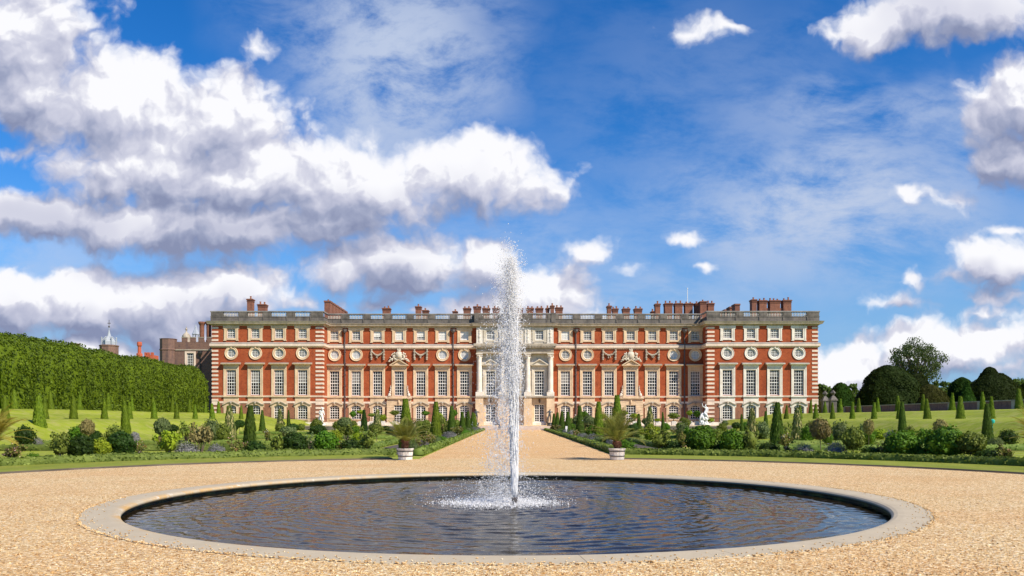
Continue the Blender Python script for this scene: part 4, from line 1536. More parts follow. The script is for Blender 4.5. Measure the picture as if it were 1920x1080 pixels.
for (a, b, z0, z1) in ((0.95, 0, 12.58, 12.95), (1.0, 0, 12.955, 13.38), (1.12, 0.1, 13.385, 13.52), (1.30, 0.3, 13.525, 13.80), (1.48, 0.45, 13.805, 14.2)):
    q.box(PX - XC - 0.0 - b, PX + XC + b, YC - a, YC - 0.0, z0, z1, 0)
for k in range(52):
    x = PX - XC + 0.12 + k * (2 * XC - 0.24) / 51
    q.box(x - 0.07, x + 0.07, YC - 1.44, YC - 1.301, 13.55, 13.75)
lp('entablature', q, M['cornice'])
q = MB()
q.box(PX - XC - 0.12, PX + XC + 0.12, YC - 0.98, YC, 5.22, 5.49)
lp('balcony_ledge', q, M['cornice'])
# ledge needs a base under the columns
q = MB()
for cx in (PX - 5.95, PX - 2.15, PX + 2.15, PX + 5.95):
    q = MB()
    q.box(cx - 0.66, cx + 0.66, YC - 0.85, YC - 0.135, Z0, 5.215)
    lp('pier_base', q, M['tan'])

# rainwater pipes
for x, y in [((px - 960) / F * YM, YM) for px in (647.0, 850.0, 1079.7, 1283.0)]:
    q = MB()
    q.tube([(x, y - 0.16, 16.2), (x, y - 0.16, 14.5)], 0.10, 8)
    q.tube([(x, y - 0.42, 14.6), (x, y - 0.42, 13.4)], 0.10, 8)
    q.tube([(x, y - 0.16, 13.4), (x, y - 0.16, 0.7)], 0.10, 8)
    for z in np.arange(1.5, 13, 1.9):
        q.box(x - 0.17, x + 0.17, y - 0.29, y, z, z + 0.1)
    o = lp('drainpipe', q, M['lead'])
    q = MB()
    q.lathe([(0.14, 0), (0.34, 0.25), (0.38, 0.3), (0.38, 0.52), (0.44, 0.56), (0.44, 0.66)], x, y - 0.36, 16.1, 8)
    worldpart('hopper_head', q, M['lead'], o)


# chimneys: (px left, px right, py top, distance, depth)
def chimney(pl, pr, pt, Y, dep=1.4, pots=2, base=18.0, mt='chim'):
    x0, x1 = wx(pl, Y), wx(pr, Y)
    z1 = wz(pt, Y)
    q = MB()
    q.box(x0 + 0.1, x1 - 0.1, Y, Y + dep, base, z1 - 0.32)
    q.box(x0 + 0.03, x1 - 0.03, Y - 0.07, Y + dep + 0.07, z1 - 0.52, z1 - 0.42)
    q.box(x0 + 0.03, x1 - 0.03, Y - 0.07, Y + dep + 0.07, z1 - 0.318, z1 - 0.2)
    q.box(x0 - 0.04, x1 + 0.04, Y - 0.14, Y + dep + 0.14, z1 - 0.198, z1 - 0.08)
    q.box(x0 + 0.05, x1 - 0.05, Y - 0.05, Y + dep + 0.05, z1 - 0.079, z1)
    o = lp('chimney', q, M[mt])
    for k in range(pots):
        x = x0 + (x1 - x0) * (k + 0.5 + R.uniform(-.08, .08)) / pots
        q = MB()
        h = R.uniform(0.3, 0.55)
        q.lathe([(0.15, 0), (0.13, h * 0.8), (0.17, h * 0.82), (0.17, h)], x, Y + dep * 0.5, z1, 9)
        worldpart('chimney_pot', q, M['pot'], o)


for c in [(462, 474, 560, 143, 1.2, 1), (482, 499, 570, 146, 1.3, 2), (716, 732, 577, 150, 1.3, 2), (778, 790, 574, 150, 1.2, 1), (791, 804, 581, 153, 1.3, 1), (848, 858, 583, 152, 1.2, 1),
          (868, 883, 577, 148, 1.3, 2), (887, 902, 574, 148, 1.3, 1), (904, 919, 577, 148, 1.3, 2), (923, 938, 577, 148, 1.3, 2), (944, 962, 577, 148, 1.3, 2), (968, 981, 577, 148, 1.3, 1),
          (986, 1001, 577, 148, 1.3, 2), (1004, 1019, 577, 148, 1.3, 2), (1023, 1031, 577, 148.0, 1.3, 1), (1031.5, 1040, 572.5, 147.6, 1.3, 1), (1041, 1056, 576, 148, 1.3, 2),
          (1138, 1147.5, 573, 149, 1.3, 1), (1148, 1160, 578, 149.5, 1.3, 2), (1167, 1182, 578, 150, 1.3, 2), (1189, 1205, 578, 150, 1.3, 2),
          (1221, 1227.5, 583, 152, 1.2, 1), (1228, 1239, 569, 149, 1.3, 1), (1246, 1262, 568, 149, 1.5, 2), (1265, 1281, 568, 149, 1.5, 2), (1284, 1300, 568, 149, 1.5, 2),
          (1303, 1311.5, 568, 149, 1.5, 1), (1312, 1326, 564.5, 147, 1.5, 1), (1326.5, 1340, 568, 149, 1.5, 2),
          (1409, 1420, 561, 145, 1.4, 1), (1423, 1439, 562.5, 145, 1.5, 2), (1443, 1464, 562.5, 145, 1.5, 3), (1468, 1485, 562, 145, 1.5, 2)]:
    chimney(*c)
# low brick linking the right wing stacks
q = MB()
q.box(wx(1424, 145.2), wx(1484, 145.2), 145.3, 146.3, 18.0, wz(577.5, 145.2))
lp('stack_base', q, M['chim'])
# receding rows of flues running away over the wings
for k in range(8):
    Y = 146.5 + k * 3.6
    xx = wx(1404 - k * 0, 145) - 0.15
    z1 = wz(561.5, 145) - 0.03 * k
    if k:
        q = MB()
        q.box(xx - 0.9 - 0.0, xx, Y, Y + 2.2, 18.0, z1 - 0.3)
        q.box(xx - 1.0, xx + 0.08, Y - 0.1, Y + 2.3, z1 - 0.298, z1)
        o = lp('chimney', q, M['chim'])
for k in range(6):
    Y = 141.5 + k * 2.6
    xx = wx(607.5, 141.5)
    z1 = wz(563.5, 141.5)
    q = MB()
    q.box(xx + 0.05, xx + 1.05, Y, Y + 1.9, 18.0, z1 - 0.3)
    q.box(xx - 0.03, xx + 1.13, Y - 0.08, Y + 1.98, z1 - 0.298, z1)
    o = lp('chimney', q, M['chim'])
    q = MB()
    q.lathe([(0.15, 0), (0.13, 0.3), (0.17, 0.32)], xx + 0.55, Y + 0.9, z1, 9)
    worldpart('chimney_pot', q, M['pot'], o)
q = MB()
q.tube([(wx(1289, 155), 155, 18), (wx(1289, 155), 155, wz(541, 155))], [0.09, 0.05], 8)
q.blob((wx(1289, 155), 155, wz(541, 155)), 0.12, 8, 6)
lp('flagpole', q, M['paint'])

# ------------------------------------------------------------------ south terrace, steps, railing
YT = 120.0
mb = MB()
mb.box(-60, AX - 5.6, YT + 0.31, YM + 1, -0.2, 0.60, 0)
mb.box(AX + 5.6, 60, YT + 0.31, YM + 1, -0.2, 0.60, 0)
mb.box(AX - 5.59, AX + 5.59, YT + 0.0, YM + 1, -0.2, 0.598, 0)
structure('terrace_paving', mb.mesh('terrace_paving', M['gravel']))
for s_, nm in ((-1, 'left'), (1, 'right')):
    x0, x1 = sorted((AX + s_ * 5.6, AX + s_ * 40))
    o = bpy.data.objects.new('terrace_wall', None)
    COL.objects.link(o)
    o.location = ((x0 + x1) / 2, YT, 0)
    tag(o, 'low stone retaining wall of the palace terrace, %s of the steps' % nm, 'wall', 'low walls holding up the palace terrace')
    q = MB()
    q.box(x0, x1, YT, YT + 0.3, -0.1, 0.52)
    worldpart('wall_face', q, M['grey_stone'], o)
    q = MB()
    q.box(x0 - 0.03, x1 + 0.03, YT - 0.06, YT + 0.36, 0.521, 0.66)
    worldpart('coping', q, M['cornice'], o)
steps = thing('stone_steps', 'broad flight of pale stone steps from gravel path up to the terrace', 'steps', (AX, YT, 0))
for k in range(4):
    q = MB()
    q.box(AX - 5.55, AX + 5.55, YT - 1.8 + k * 0.45, YT - 1.8 + (k + 1) * 0.45 + (0.02 if k < 3 else 0.1), -0.05, 0.15 * (k + 1) + 0.002 * k - 0.05)
    q.box(AX - 5.58, AX + 5.58, YT - 1.84 + k * 0.45, YT - 1.8 + (k + 1) * 0.45 - 0.01, 0.15 * (k + 1) - 0.048, 0.15 * (k + 1))
    worldpart('step', q, M['band'], steps)
# railing near the foot of the palace
for s_, nm in ((-1, 'left'), (1, 'right')):
    x0, x1 = sorted((PX + s_ * 7.2, PX + s_ * 46))
    o = bpy.data.objects.new('iron_railing', None)
    COL.objects.link(o)
    o.location = ((x0 + x1) / 2, 131.5, 0.6)
    tag(o, 'long thin black iron railing below the palace windows, %s of the entrance' % nm, 'railing', 'iron railings along the palace front')
    q = MB()
    q.box(x0, x1, 131.4, 131.7, 0.6, 1.08)
    worldpart('kerb', q, M['white_stone'], o)
    q = MB()
    q.box(x0, x1, 131.53, 131.57, 1.66, 1.71)
    q.box(x0, x1, 131.535, 131.565, 1.16, 1.19)
    x = x0
    while x < x1:
        q.box(x, x + 0.022, 131.54, 131.56, 1.08, 1.66)
        x += 0.14
    worldpart('rails', q, M['iron'], o)
    for (rx) in (0.6, 2.4):
        pass

# ------------------------------------------------------------------ old brick range behind the left end
rng = thing('old_brick_range', 'dark battlemented old brick building behind the left end of the palace', 'building', (wx(350, 145), 145, 2))
YR = 145.0
q = MB()
x0, x1 = wx(328, YR), wx(402, YR)
zt = wz(641, YR)
wx0, wx1, wz0, wz1 = wx(350.5, YR), wx(363.5, YR), wz(692, YR), wz(662, YR)
wall_panel(q, x0, x1, YR, [(0, 0), (zt, 0)], [(wx0, wx1, wz0, wz1)])
q.face([(x0, YR, zt), (x1, YR, zt), (x1, YR + 12, zt), (x0, YR + 12, zt)])
q.face([(x0, YR, 0), (x0, YR + 12, 0), (x0, YR + 12, zt), (x0, YR, zt)])
worldpart('wall', q, M['tudor'], rng)
q = MB()
k = 0
x = x0 + 1.2
while x < x1 - 0.6:
    q.box(x, x + 0.85, YR - 0.02, YR + 0.5, zt, zt + 0.75)
    q.box(x - 0.05, x + 0.90, YR - 0.07, YR + 0.55, zt + 0.752, zt + 0.86, 1)
    x += 1.5
worldpart('battlements', q, [M['tudor'], M['cornice']], rng)
q = MB()
q.box(x0 - 0.1, x1, YR - 0.12, YR, wz(656, YR) - 0.1, wz(656, YR) + 0.1)
worldpart('string_course', q, M['cornice'], rng)
q = MB()
cxt = wx(314, YR)
q.lathe([(1.42, 0), (1.42, wz(657, YR)), (1.52, wz(656.5, YR)), (1.52, wz(655, YR)), (1.42, wz(654, YR)), (1.42, wz(636, YR)), (1.5, wz(636, YR) + .02), (1.5, wz(635, YR))], cxt, YR + 0.4, 0, 8, a0=PI / 8)
worldpart('turret', q, M['tudor'], rng)
q = MB()
for sx_ in (0, 1):
    xx = (wx0, wx1)[sx_]
    q.box(min(xx, xx + (-.35, .35)[sx_]), max(xx, xx + (-.35, .35)[sx_]), YR - 0.1, YR + 0.05, wz0 - 0.2, wz1 + 0.3)
q.box(wx0, wx1, YR - 0.1, YR + 0.05, wz1, wz1 + 0.3)
w = worldpart('window', q, M['band'], rng)
q = MB()
grid_bars(q, wx0, wx1, wz0, wz1, 4, 6, YR + 0.1, YR + 0.18, t=0.05, frame=0.08)
worldpart('glazing_bars', q, M['paint'], w)
q = MB()
q.face([(wx0, YR + .16, wz0), (wx1, YR + .16, wz0), (wx1, YR + .16, wz1), (wx0, YR + .16, wz1)])
worldpart('pane', q, M['glass'], w)
q = MB()
xd = wx(376.5, YR)
q.tube([(xd, YR - 0.15, 2), (xd, YR - 0.15, wz(664, YR))], 0.08, 8)
q.lathe([(0.12, 0), (0.38, 0.5), (0.42, 0.9)], xd, YR - 0.25, wz(664, YR) - 0.4, 8)
worldpart('drainpipe', q, M['iron'], rng)
# stone cupola with finial and a small lead lantern
q = MB()
xc = wx(349.5, 152)
zb = wz(637, 152)
q.lathe([(0.72, -0.6), (0.74, 0.0), (0.82, 0.35), (0.74, 0.75), (0.50, 1.1), (0.22, 1.32), (0.12, 1.5), (0.12, 1.75), (0.2, 1.8), (0.1, 1.85)], xc, 152, zb, 14)
q.blob((xc, 152, zb + 2.0), (0.2, 0.2, 0.18), 8, 6)
q.box(xc - 0.26, xc + 0.26, 151.95, 152.05, zb + 1.94, zb + 2.06)
q.box(xc - 0.05, xc + 0.05, 151.95, 152.05, zb + 2.1, zb + 2.45)
worldpart('cupola', q, M['cornice'], rng)
q = MB()
xc = wx(367, 156)
zb = wz(643, 156)
for k in range(6):
    a = 2 * PI * k / 6
    q.tube([(xc + 0.55 * math.cos(a), 156 + 0.55 * math.sin(a), zb - 1.5), (xc + 0.55 * math.cos(a), 156 + 0.55 * math.sin(a), zb + 1.6)], 0.07, 5)
q.lathe([(0.75, 1.6), (0.7, 1.75), (0.3, 2.6), (0.05, 3.6)], xc, 156, zb, 6)
worldpart('lantern', q, M['leadwhite'], rng)
for pxc in (378.5, 391.5):
    q = MB()
    Yc = 147.0
    xc, zt2, zb2 = wx(pxc, Yc), wz(603.5, Yc), wz(642, Yc)
    n, m_ = 12, 22
    prof = [(0.50, zb2 - 1), (0.50, zb2 + 0.4), (0.42, zb2 + 0.45)] + [(0.40 + 0.035 * (j % 2), zb2 + 0.5 + (zt2 - zb2 - 1.2) * j / m_) for j in range(m_ + 1)] + [(0.46, zt2 - 0.62), (0.50, zt2 - 0.5), (0.62, zt2 - 0.3), (0.62, zt2)]
    q.lathe(prof, xc, Yc, 0, n)
    worldpart('moulded_chimney', q, M['chim'], rng)
q = MB()
q.box(wx(396.5, 146), wx(401, 146), 146, 147.2, 12, wz(590, 146))
q.box(wx(395.9, 146), wx(401, 146), 145.9, 147.3, wz(593, 146), wz(592, 146) + .15)
worldpart('moulded_chimney', q, M['chim'], rng)

# far towers and chimneys that peep over the clipped hedge
ft = thing('lead_crowned_turret', 'far brick turret with a pale lead onion crown above the hedge', 'tower', (wx(204.5, 240), 240, 0))
YF = 240.0
q = MB()
xc = wx(204.5, YF)
q.lathe([(2.55, 0), (2.55, wz(650, YF)), (2.7, wz(649.5, YF)), (2.7, wz(647.5, YF)), (2.3, wz(647, YF))], xc, YF, 0, 8, a0=PI / 8)
worldpart('shaft', q, M['tudor'], ft)
q = MB()
zb = wz(648, YF)
q.lathe([(1.9, 0), (1.85, 1.2), (1.3, 2.1), (0.6, 2.8), (0.35, 3.6), (0.2, 4.3), (0.1, 4.6), (0.08, 6.4)], xc, YF, zb, 8)
for k in range(8):
    a = 2 * PI * k / 8
    px_, py_ = xc + 2.1 * math.cos(a), YF + 2.1 * math.sin(a)
    q.tube([(px_, py_, zb), (px_, py_, zb + 2.2)], 0.13, 5)
    q.blob((px_, py_, zb + 2.3), 0.2, 6, 5)
    q.tube([(px_, py_, zb + 1.4), (xc + 0.9 * math.cos(a), YF + 0.9 * math.sin(a), zb + 2.7)], 0.08, 5)
worldpart('onion_crown', q, M['leadwhite'], ft)
q = MB()
q.tube([(xc, YF, zb + 4.4), (xc, YF, zb + 7.6)], 0.09, 6)
q.blob((xc, YF, zb + 5.6), 0.28, 8, 6)
q.box(xc - 0.45, xc + 0.45, YF - .05, YF + .05, zb + 6.5, zb + 6.7)
worldpart('weather_vane', q, M['lead'], ft)
q = MB()
YF = 200.0
xc = wx(261.5, YF)
q.lathe([(0.75, 0), (0.75, wz(663, YF)), (0.45, wz(662, YF)), (0.42, wz(650, YF)), (0.62, wz(648, YF)), (0.62, wz(643, YF)), (0.55, wz(642, YF)), (0.55, wz(641, YF))], xc, YF, 0, 8)
o = link('tall_red_chimney', q.mesh('tall_red_chimney', M['redchim']))
tag(o, 'single tall bright red chimney shaft rising above the hedge', 'chimney')
q = MB()
x0, x1 = wx(267, YF), wx(284, YF)
q.box(x0, x1, YF + 1, YF + 4, 0, wz(665, YF))
for a, b in ((267, 270.5), (272, 276), (279, 283.5)):
    q.box(wx(a, YF), wx(b, YF), YF + 1.0, YF + 1.6, wz(665, YF), wz(660, YF))
o = link('battlemented_wall', q.mesh('battlemented_wall', M['redchim']))
tag(o, 'small battlemented brick wall top beside the tall red chimney', 'wall')
q = MB()
q.box(wx(131, YF), wx(142, YF), YF, YF + 2, 0, wz(644.5, YF))
q.box(wx(130, YF), wx(143, YF), YF - .15, YF + 2.15, wz(645.5, YF) + 0.15, wz(643.5, YF))
o = link('brick_stack', q.mesh('brick_stack', M['chim']))
tag(o, 'low brown brick stack just showing over the left hedge', 'chimney')

# ------------------------------------------------------------------ garden wall at right, gate piers, tent
gw = thing('garden_wall', 'long low brown brick garden wall with stone capping on the right bank', 'wall', (52.5, 100, 2.5))
q = MB()
c = MB()
p_ = MB()
Ys = list(np.arange(60, 134, 6.2))
for a, b in zip(Ys, Ys[1:]):
    q.box(52.4, 52.75, a, b + 0.001 * (b % 1), 2.3, 3.52)
    c.box(52.33, 52.82, a, b, 3.521, 3.63)
    p_.box(52.24, 52.39, b - 0.35, b + 0.35, 2.3, 3.50)
worldpart('wall_face', q, M['wallbrick'], gw)
worldpart('capping', c, M['cornice'], gw)
worldpart('pilasters', p_, M['cornice'], gw)
for px, nm in ((1547, 'left'), (1562, 'right')):
    Yp = 131.0 if px == 1547 else 127.5
    o = thing('gate_pier', 'stone gate pier topped by a faceted finial, the %s of the pair' % nm, 'pier', (wx(px, Yp), Yp, 2.4), 'stone gate piers by the palace corner')
    s_ = Yp / F
    q = MB()
    q.box(-0.42, 0.42, -0.42, 0.42, 0, 2.1)
    q.box(-0.55, 0.55, -0.55, 0.55, 2.1, 2.3)
    q.lathe([(0.72, 2.3), (0.62, 2.42), (0.35, 2.75), (0.2, 2.9)], n=4, a0=PI / 4)
    link('shaft', q.mesh('shaft', M['grey_stone']), o)
    q = MB()
    q.lathe([(0.12, 2.88), (0.14, 2.98), (0.45, 3.32), (0.40, 3.38), (0.05, 3.78)], n=4, a0=0)
    link('finial', q.mesh('finial', M['grey_stone']), o)
YX = 150.0
q = MB()
q.lathe([(1.15, 0), (1.15, 0.4), (0.6, 1.4), (0.22, 2.3), (0.02, 3.0)], 0, 0, 0, 6)
o = link('tent', q.mesh('tent', M['tent']), None, (wx(1744, YX), YX, wz(768, YX)))
tag(o, 'peak of a small white tent behind the garden wall', 'tent')

# ------------------------------------------------------------------ vegetation prototypes (unit height, unit width)
def fib(n):
    i = np.arange(n) + 0.5
    ph = np.arccos(1 - 2 * i / n)
    th = PI * (1 + 5 ** 0.5) * i
    return np.stack([np.cos(th) * np.sin(ph), np.sin(th) * np.sin(ph), np.cos(ph)], 1)


def lump(P_, seed, freq, amp):
    out = np.empty(len(P_))
    for i, p in enumerate(P_):
        out[i] = mnoise.noise(Vector((p[0] * freq + seed * 7.3, p[1] * freq - seed * 3.1, p[2] * freq + seed * 1.7)))
    return 1 + amp * out


def core(mb, seed, r=0.42, zc=0.5, rz=0.42, freq=2.2, amp=0.25, n=14, m=9, mi=0):
    b = len(mb.v)
    for j in range(m + 1):
        th = PI * j / m
        for k in range(n):
            a = 2 * PI * k / n
            d = Vector((math.sin(th) * math.cos(a), math.sin(th) * math.sin(a), -math.cos(th)))
            f = 1 + amp * mnoise.noise(Vector((d.x * freq + seed * 7.3, d.y * freq - seed * 3.1, d.z * freq + seed * 1.7)))
            mb.v.append((d.x * r * f, d.y * r * f, zc + d.z * rz * f))
    for j in range(m):
        for k in range(n):
            mb.f.append((b + j * n + k, b + j * n + (k + 1) % n, b + (j + 1) * n + (k + 1) % n, b + (j + 1) * n + k))
            mb.mi.append(mi)


def p_ball(seed, n=1500, size=0.075, shaggy=0.06, freq=2.4, amp=0.28, zc=0.5, rz=0.47, r=0.47, inner=True):
    mb = MB()
    d = fib(n)
    f = lump(d, seed, freq, amp)
    rad = f * (1 + NR.normal(0, shaggy, n))
    P_ = d * rad[:, None] * np.array([r, r, rz]) + np.array([0, 0, zc])
    P_[:, 2] = np.maximum(P_[:, 2], 0.01)
    if inner:
        core(mb, seed, r * 0.86, zc, rz * 0.86, freq, amp)
    mb.cards(P_, d, size, 0.55, 1.3)
    return mb


def p_loose(seed, n=900, size=0.085, stems=7, spread=0.45, base=0.18):
    """open bush: stems and separate leaf clumps"""
    mb = MB()
    rr = random.Random(seed)
    st = MB()
    pts = []
    for k in range(stems):
        a = rr.uniform(0, 2 * PI)
        rad = rr.uniform(0.12, spread)
        h = rr.uniform(0.55, 0.95)
        tip = Vector((rad * math.cos(a), rad * math.sin(a), h))
        st.tube([(0.02 * math.cos(a), 0.02 * math.sin(a), 0), tuple(tip * 0.5 + Vector((0, 0, 0.05))), tuple(tip)], [0.018, 0.012, 0.005], 5)
        for j in range(3):
            t = rr.uniform(0.45, 1.02)
            c = tip * t + Vector((rr.gauss(0, .07), rr.gauss(0, .07), rr.gauss(0, .05)))
            c.z = max(c.z, base)
            pts.append(c)
    per = n // len(pts)
    for c in pts:
        d = fib(per)
        R_ = rr.uniform(0.09, 0.17)
        P_ = d * R_ * NR.uniform(0.3, 1.1, per)[:, None] + np.array(c)
        P_[:, 2] = np.maximum(P_[:, 2], 0.02)
        mb.cards(P_, d + np.array([0, 0, 0.3]), size, 0.7, 1.3)
    return mb, st, pts


def p_cone(seed, n=1500, size=0.05, top=0.22, bulge=0.0, shag=0.03):
    """clipped tapering yew, flat little top"""
    mb = MB()
    z = NR.uniform(0, 1, n) ** 1.25
    a = NR.uniform(0, 2 * PI, n)

    def rad(z_):
        return 0.5 * ((1 - z_) * (1 - top) + top) * (1 + bulge * np.sin(PI * z_))
    rr = rad(z) * (1 + NR.normal(0, shag, n))
    P_ = np.stack([rr * np.cos(a), rr * np.sin(a), z * 0.985 + 0.005], 1)
    N_ = np.stack([np.cos(a), np.sin(a), np.full(n, 0.15)], 1)
    nt = n // 18
    at = NR.uniform(0, 2 * PI, nt)
    rt = 0.5 * top * NR.uniform(0, 1, nt) ** .5
    P2_ = np.stack([rt * np.cos(at), rt * np.sin(at), 0.98 + NR.uniform(0, .02, nt)], 1)
    b = len(mb.v)
    mb.lathe([(float(rad(zz)) * 0.93, zz * 0.975) for zz in (0, 0.15, 0.3, 0.45, 0.6, 0.75, 0.9, 1.0)], n=12)
    # flattened vertically because cones are tall: leaves stay small
    mb.cards(np.concatenate([P_, P2_]), np.concatenate([N_, np.tile([0, 0, 1.0], (nt, 1))]), size, 0.35, 1.2)
    return mb


def p_lav(seed, n=1500):
    mb = MB()
    d = fib(n * 2)
    d = d[d[:, 2] > -0.1]
    rad = lump(d, seed, 3.0, 0.25) * (1 + NR.normal(0, 0.10, len(d)))
    P_ = d * rad[:, None] * np.array([0.44, 0.44, 0.72])
    P_[:, 2] = np.maximum(P_[:, 2] + 0.10, 0.01)
    core(mb, seed, 0.30, 0.20, 0.40, 2, 0.15)
    up = d * 0.8 + np.array([0, 0, 0.8])
    mb.cards(P_, d, 0.032, 0.5, 3.4, up=up)
    return mb


cache = {}


def stem_mesh(h0, h1, r=0.03, key='stem'):
    q = MB()
    q.tube([(0, 0, h0), (0.012, 0.008, (h0 + h1) / 2), (0, 0, h1)], [r, r * 0.8, r * 0.7], 7)
    return q.mesh(key, M['bark'])


def proto(kind, mat, v):
    """returns list of (part name, mesh) for a plant of unit width and height"""
    key = (kind, mat, v)
    if key in cache:
        return cache[key]
    seed = v * 13 + sum(map(ord, kind + mat))
    global NR
    parts = []
    if kind == 'ball':
        parts = [('foliage', p_ball(seed).mesh('foliage', M[mat])), ('stem', stem_mesh(0, 0.3, 0.03))]
    elif kind == 'shag':
        parts = [('foliage', p_ball(seed, 1300, 0.085, 0.13, 3.2, 0.5, 0.5, 0.45, 0.44).mesh('foliage', M[mat])), ('stem', stem_mesh(0, 0.4, 0.03))]
    elif kind == 'low':
        parts = [('foliage', p_ball(seed, 1100, 0.085, 0.12, 3.0, 0.45, 0.42, 0.5, 0.46).mesh('foliage', M[mat])), ('stem', stem_mesh(0, 0.3, 0.03))]
    elif kind in ('loose', 'rose'):
        mb, st, pts = p_loose(seed, 950 if kind == 'loose' else 520, 0.085, 9 if kind == 'loose' else 7)
        if kind == 'loose':
            core(mb, seed, 0.26, 0.52, 0.28, 3, 0.6, 10, 6)
        parts = [('foliage', mb.mesh('foliage', M[mat])), ('stems', st.mesh('stems', M['bark']))]
        if kind == 'rose':
            rr = random.Random(seed)
            fl = MB()
            for _ in range(22):
                c = rr.choice(pts)
                fl.blob((c.x + rr.gauss(0, .07), c.y + rr.gauss(0, .07) - 0.02, c.z + rr.gauss(0.03, .06)), rr.uniform(0.016, 0.030), 5, 4)
            parts.append(('flowers', fl.mesh('flowers', M['petal_white'] if v % 2 else M['petal_pink'])))
    elif kind == 'std':
        mb = p_ball(seed, 1100, 0.075, 0.08, 2.4, 0.25, 0.74, 0.25, 0.48)
        parts = [('crown', mb.mesh('crown', M[mat])), ('trunk', stem_mesh(0, 0.62, 0.022))]
    elif kind == 'bigstd':
        mb = p_ball(seed, 1500, 0.08, 0.09, 2.6, 0.3, 0.66, 0.34, 0.48)
        parts = [('crown', mb.mesh('crown', M[mat])), ('trunk', stem_mesh(0, 0.5, 0.03))]
    elif kind == 'openstd':
        mb, st, pts = p_loose(seed, 1100, 0.09, 12, 0.5, 0.55)
        parts = [('crown', mb.mesh('crown', M[mat])), ('trunk', st.mesh('trunk', M['bark']))]
    elif kind == 'cone':
        parts = [('foliage', p_cone(seed, 1500, 0.055, 0.24 + 0.05 * v, 0.04 * v, 0.05).mesh('foliage', M[mat])), ('trunk', stem_mesh(0, 0.3, 0.05))]
    elif kind == 'tallcone':
        parts = [('foliage', p_cone(seed, 2400, 0.055, 0.30, 0.10, 0.04).mesh('foliage', M[mat])), ('trunk', stem_mesh(0, 0.3, 0.05))]
    elif kind == 'column':
        parts = [('foliage', p_cone(seed, 2200, 0.085, 0.34, 0.25, 0.09).mesh('foliage', M[mat])), ('trunk', stem_mesh(0, 0.3, 0.05))]
    elif kind == 'holly':
        parts = [('foliage', p_cone(seed, 1500, 0.10, 0.28, 0.2, 0.16).mesh('foliage', M[mat])), ('trunk', stem_mesh(0, 0.3, 0.05))]
    elif kind == 'lav':
        parts = [('foliage', p_lav(seed).mesh('foliage', M[mat]))]
    cache[key] = parts
    return parts


WORDS = {'darkgreen': 'dark green', 'green': 'mid green', 'lime': 'bright lime green', 'olive': 'olive green', 'greygreen': 'grey green', 'lavender': 'grey purple',
         'russet': 'russet brown', 'variegated': 'cream speckled', 'rosy': 'sparse reddish green', 'yew': 'dark green', 'yewlight': 'fresh green'}
KW = {'ball': ('rounded shrub', 'shrub', 'round_shrub'), 'shag': ('shaggy shrub', 'shrub', 'garden_shrub'), 'low': ('low shrub', 'shrub', 'low_shrub'), 'loose': ('open leafy bush', 'bush', 'leafy_bush'),
      'rose': ('flowering rose bush', 'rose bush', 'rose_bush'), 'std': ('round headed standard tree', 'small tree', 'standard_tree'), 'bigstd': ('large headed standard shrub', 'small tree', 'standard_shrub'),
      'openstd': ('thin headed standard tree', 'small tree', 'standard_tree'), 'cone': ('clipped yew cone', 'topiary', 'yew_cone'), 'tallcone': ('tall clipped yew cone', 'topiary', 'yew_cone'),
      'column': ('narrow evergreen column', 'topiary', 'evergreen_column'), 'holly': ('narrow clipped holly', 'topiary', 'holly_cone'), 'lav': ('lavender mound', 'lavender', 'lavender_clump')}
count_v = {}
plants = []


def plant(kind, mat, X_, Y_, w, h, z=0.0, row='', group=None, label=None):
    k = (kind, mat)
    v = count_v.get(k, 0)
    count_v[k] = v + 1
    parts = proto(kind, mat, v % 3)
    word, cat, nm = KW[kind]
    o = bpy.data.objects.new(nm, None)
    COL.objects.link(o)
    o.location = (X_, Y_, z)
    o.rotation_euler = (0, 0, R.uniform(0, 2 * PI))
    o.scale = (w, w, h)
    if kind in ('cone', 'tallcone', 'column', 'holly'):
        o.rotation_euler = (R.gauss(0, 0.022), R.gauss(0, 0.022), R.uniform(0, 2 * PI))
    for pn, me in parts:
        c = bpy.data.objects.new(pn, me)
        COL.objects.link(c)
        c.parent = o
    o['category'] = cat
    if group:
        o['group'] = group
    if label:
        o['label'] = label
    plants.append((o, WORDS[mat] + ' ' + word, row))
    return o


def ringY(px, r):
    k = (px - 960) / F
    # (kY - cx)^2 + (Y-cy)^2 = r^2
    a = k * k + 1
    b = -2 * (k * PC[0] + PC[1])
    c = PC[0] ** 2 + PC[1] ** 2 - r * r
    return (-b + math.sqrt(b * b - 4 * a * c)) / (2 * a)


def at_px(kind, mat, px, top, wpx, Y_, row, z=0.0):
    h = wz(top, Y_) - z
    return plant(kind, mat, wx(px, Y_), Y_, wpx / F * Y_, h, z, row)


def front(kind, mat, px, top, wpx, row, r=22.0):
    return at_px(kind, mat, px, top, wpx, ringY(px, r), row)


LF, RF = 'front bed left of path', 'front bed right of path'
for k, m_, px, top, w in [('rose', 'rosy', 25, 832, 52), ('low', 'green', 62, 850, 26), ('loose', 'olive', 112, 811, 48), ('ball', 'darkgreen', 152, 818, 50), ('ball', 'lime', 190, 822, 38),
                          ('ball', 'darkgreen', 227, 809, 50), ('rose', 'rosy', 262, 828, 30), ('loose', 'lime', 316, 804, 48), ('lav', 'lavender', 350, 826, 48), ('openstd', 'russet', 375, 790, 46),
                          ('lav', 'lavender', 405, 830, 38), ('rose', 'rosy', 443, 818, 34), ('low', 'darkgreen', 478, 826, 40), ('loose', 'olive', 518, 810, 34), ('ball', 'darkgreen', 553, 811, 44),
                          ('rose', 'greygreen', 582, 812, 26), ('ball', 'green', 611, 808, 44), ('rose', 'rosy', 636, 822, 20), ('low', 'darkgreen', 658, 822, 44), ('loose', 'olive', 688, 804, 36)]:
    front(k, m_, px, top, w, LF)
